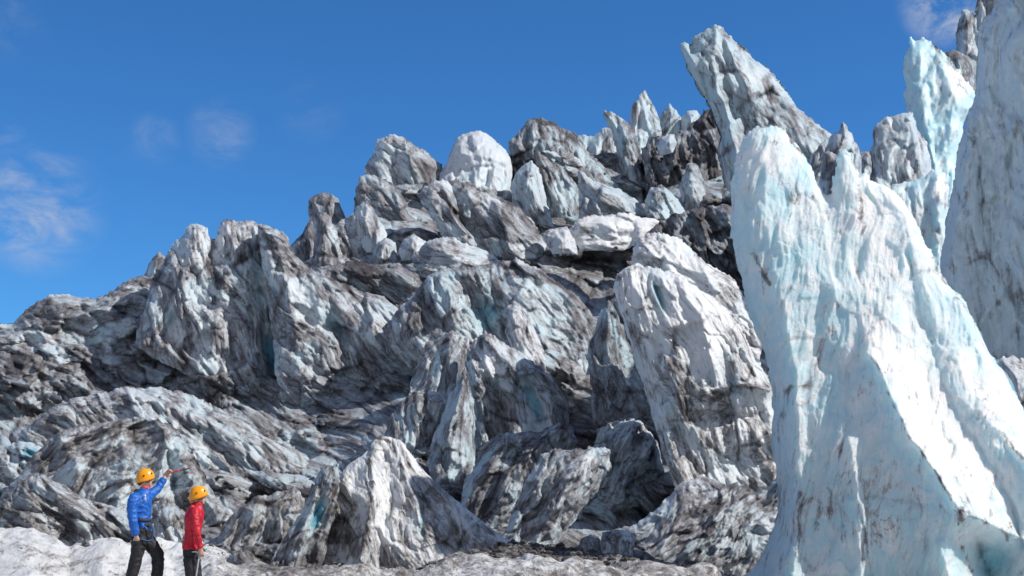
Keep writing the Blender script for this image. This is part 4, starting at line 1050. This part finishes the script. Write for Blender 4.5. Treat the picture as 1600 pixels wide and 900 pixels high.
    for s in (1, -1):
        for (f, u) in ((-.040, .042), (.075, .078)):
            v = Shape()
            lat = .112 * math.sqrt(max(0.02, 1 - (f / .138) ** 2 - ((u - .0) / .175) ** 2))
            cc = H(f, s * (lat + .001), u); nrm = (L * s + F * (f * 4) + U * .45).normalized()
            v.loft([(cc - nrm * .004, .014), (cc + nrm * .003, .013)], 12)
            v.build("vent_plug", BLACK_PLASTIC, hel)
    v = Shape()
    for s in (1, -1):
        v.limb([(H(.05, s * .088, .0), .005), (H(.045, s * .078, -.06), .005), (H(.052, s * .045, -.112), .005), (H(.058, 0, -.126), .005)], 8)
        v.limb([(H(-.05, s * .084, -.02), .005), (H(.0, s * .086, -.05), .005), (H(.045, s * .078, -.06), .005)], 8)
    v.build("chin_strap", STRAP, hel)
    return root, P, jac


man_data = dict(
    k=1.0, neck=(227, 763), jacket=BLUE_CLOTH, collar=PINK_CLOTH, trousers=BLACK_CLOTH, hairmat=HAIR_BROWN,
    hair=[[((-.07, 0, .0), .055), ((-.075, 0, -.05), .045), ((-.06, 0, -.085), .03)], [((-.03, .06, -.01), .025), ((-.05, .05, -.05), .025)], [((-.03, -.06, -.01), .025), ((-.05, -.05, -.05), .025)]],
    torso=[((222, 830), .160, .165), ((221, 822), .154, .16), ((220, 812), .144, .155), ((219, 800), .156, .17), ((219, 788), .168, .185), ((220, 777), .150, .178), ((224, 770), .105, .115), ((227, 763), .078, .082)],
    arms=[dict(pts=[((209, 779, -.17), .078), ((206, 797, -.22), .072), ((208, 815, -.25), .066), ((212, 836, -.20), .054)], wrist=(213, 838, -.20), aim=Vector((.25, .1, -1)), back=Vector((0, -1, 0)), curl=.95, thumb=1),
          dict(pts=[((229, 777, .14), .080), ((237, 771, .24), .070), ((246, 764, .33), .062), ((256, 748, .40), .052)], wrist=(257.5, 745, .41), aim=Vector((.55, .15, .8)), back=Vector((-.3, .8, .25)), curl=.9, thumb=-1)],
    waist=[((222, 818), .150, .155), ((222, 830), .160, .165), ((222, 842), .150, .165)],
    legs=[[((218, 842, -.085), .112), ((214, 868, -.11), .092), ((207, 895, -.11), .084), ((203, 910, -.10), .080)], [((229, 843, .085), .112), ((246, 866, .06), .094), ((246, 890, .06), .088), ((244, 910, .06), .084)]])
man, PM, man_jac = make_person("person in blue jacket and orange helmet, pointing up at the ice with an ice axe", MAN, 218, 915, (227, 748, 0.0), math.radians(24), man_data)

lg = Shape()                                               # small white emblem on the chest
for (x0_, z0_, w_, h_) in ((0, .03, .020, .030), (.004, -.004, .016, .020), (.012, -.030, .020, .008)):
    c0 = PM(231, 778) + Vector((x0_, 0, z0_))
    lg.ball(c0 + Vector((0, -.158, 0)), (w_ * .6, .010, h_ * .6))
lg.build("chest_emblem", WHITE_PRINT, man_jac)
X1, Y1 = Vector((1, 0, 0)), Vector((0, 1, 0))


def ring(sh, c, rx, ry, ax, ay, r, flat=1.0):
    n = 32; up = ax.cross(ay).normalized(); loops = []
    for i in range(n):
        a = 2 * math.pi * i / n
        q = c + ax * rx * math.cos(a) + ay * ry * math.sin(a)
        o = (ax * math.cos(a) + ay * math.sin(a)).normalized()
        loops.append([sh.bm.verts.new(q + o * r * math.cos(b) + up * r * flat * math.sin(b)) for b in (math.pi * 2 * k / 8 for k in range(8))])
    for i in range(n):
        for k in range(8):
            sh.bm.faces.new((loops[i][k], loops[i][(k + 1) % 8], loops[(i + 1) % n][(k + 1) % 8], loops[(i + 1) % n][k]))


hs = Shape(); ring(hs, PM(221.5, 813), .152, .164, X1, Y1, .010, 2.2)
har = hs.build("harness", STRAP, man)
for (px, py, y, r, tilt) in ((217, 846, -.09, .112, .25), (232, 847, .08, .112, -.45)):
    q = Shape(); ring(q, PM(px, py, y), r, r, Vector((math.cos(tilt), 0, math.sin(tilt))), Y1, .009, 2.4); q.build("leg_loop", STRAP, har)
q = Shape(); q.limb([(PM(232, 816, -.16), .009), (PM(239, 826, -.15), .008), (PM(238, 842, -.12), .010), (PM(230, 845, -.17), .010), (PM(219, 842, -.20), .008)], 8); q.build("gear_sling", STRAP_BLUE, har)
q = Shape(); q.limb([(PM(236, 815, -.14), .010), (PM(239, 817, -.11), .012)], 8); q.build("buckle", DARK_STEEL, har)
q = Shape(); q.limb([(PM(206, 814, -.10), .006), (PM(204, 830, -.12), .006), (PM(204.5, 844, -.12), .009)], 8); q.build("carabiner", DARK_STEEL, har)


def held(name, label, origin):
    o = bpy.data.objects.new(name, None); COL.objects.link(o); o.location = origin; o.empty_display_size = .1
    return tag(o, label, "ice axe")


hp = MAN + PM(260.5, 739.5, .43)
ax1 = held("ice_axe", "ice axe with red grip raised and pointed to the right by the person in blue", hp)
dirn = Vector(((295 - 262) * S21, .10, (739 - 731) * S21)).normalized()
q = Shape(); q.limb([(dirn * .03, .014), (dirn * .19, .014)], 10); q.build("grip", RED_GRIP, ax1)
q = Shape(); q.limb([(dirn * -.06, .010), (dirn * .19, .011), (dirn * .33, .010), (dirn * .345, .004)], 10); q.build("shaft", DARK_STEEL, ax1)
q = Shape(); upv = Vector((-.12, 0, 1)).normalized()
q.limb([(dirn * -.05 - upv * .05, .012), (dirn * -.05, .014), (dirn * -.05 + upv * .07, .011), (dirn * -.035 + upv * .13, .005)], 8); q.build("pick", STEEL, ax1)

woman_data = dict(
    k=.9, neck=(309.5, 787), jacket=RED_CLOTH, collar=RED_CLOTH, trousers=BLACK_CLOTH, hairmat=HAIR_BLOND,
    hair=[[((-.07, 0, .0), .055), ((-.085, 0, -.05), .048), ((-.075, 0, -.10), .036)], [((-.02, .065, -.02), .026), ((-.04, .055, -.08), .026)], [((-.02, -.065, -.02), .026), ((-.04, -.055, -.08), .026)]],
    torso=[((299, 858), .132, .165), ((299, 850), .128, .158), ((300, 838), .105, .14), ((302, 824), .122, .15), ((303, 810), .142, .165), ((305, 799), .125, .16), ((308, 792), .082, .095), ((309.5, 786), .066, .07)],
    arms=[dict(pts=[((304, 800, -.145), .068), ((305, 815, -.19), .064), ((308, 833, -.205), .058), ((313, 856, -.18), .046)], wrist=(313.5, 858, -.18), aim=Vector((.25, .05, -1)), back=Vector((.2, -1, 0)), curl=.95, thumb=1),
          dict(pts=[((304, 800, .145), .066), ((305, 816, .19), .060), ((305, 834, .20), .054), ((308, 856, .18), .045)], wrist=(308.5, 858, .18), aim=Vector((.2, 0, -1)), back=Vector((.1, 1, 0)), curl=.5, thumb=-1)],
    waist=[((299, 848), .110, .14), ((299, 860), .124, .155), ((299, 870), .118, .155)],
    legs=[[((296, 871, -.08), .094), ((298, 900, -.09), .076), ((297, 920, -.09), .07), ((296, 935, -.09), .066)], [((303, 871, .08), .094), ((307, 900, .09), .076), ((306, 920, .09), .07), ((305, 935, .09), .066)]])
woman, PW, woman_jac = make_person("person in red jacket and orange helmet, seen from the side, leaning on an ice axe", WOMAN, 300, 940, (310, 775, 0.0), math.radians(18), woman_data)
hd = Shape()                                               # hood lying on the back
hd.limb([(PW(301, 793, -.10), .045), (PW(298, 797, 0), .055), (PW(301, 793, .10), .045)], 12); hd.build("hood", RED_CLOTH, woman_jac, .012, .006, 3)
top = WOMAN + PW(312, 864.5, -.16)
ax2 = held("ice_axe", "silver ice axe held head up like a cane by the person in red", top)
end = Vector(((303 - 312) * S21, .02, -(935 - 864.5) * S21))
q = Shape(); q.limb([(Vector((0, 0, 0)), .011), (end * .93, .011), (end, .003)], 10); q.build("shaft", STEEL, ax2)
q = Shape(); q.limb([(Vector((.045, 0, -.012)), .010), (Vector((0, 0, .004)), .014), (Vector((-.06, 0, .022)), .010), (Vector((-.115, 0, .02)), .005)], 10); q.build("pick", STEEL, ax2)
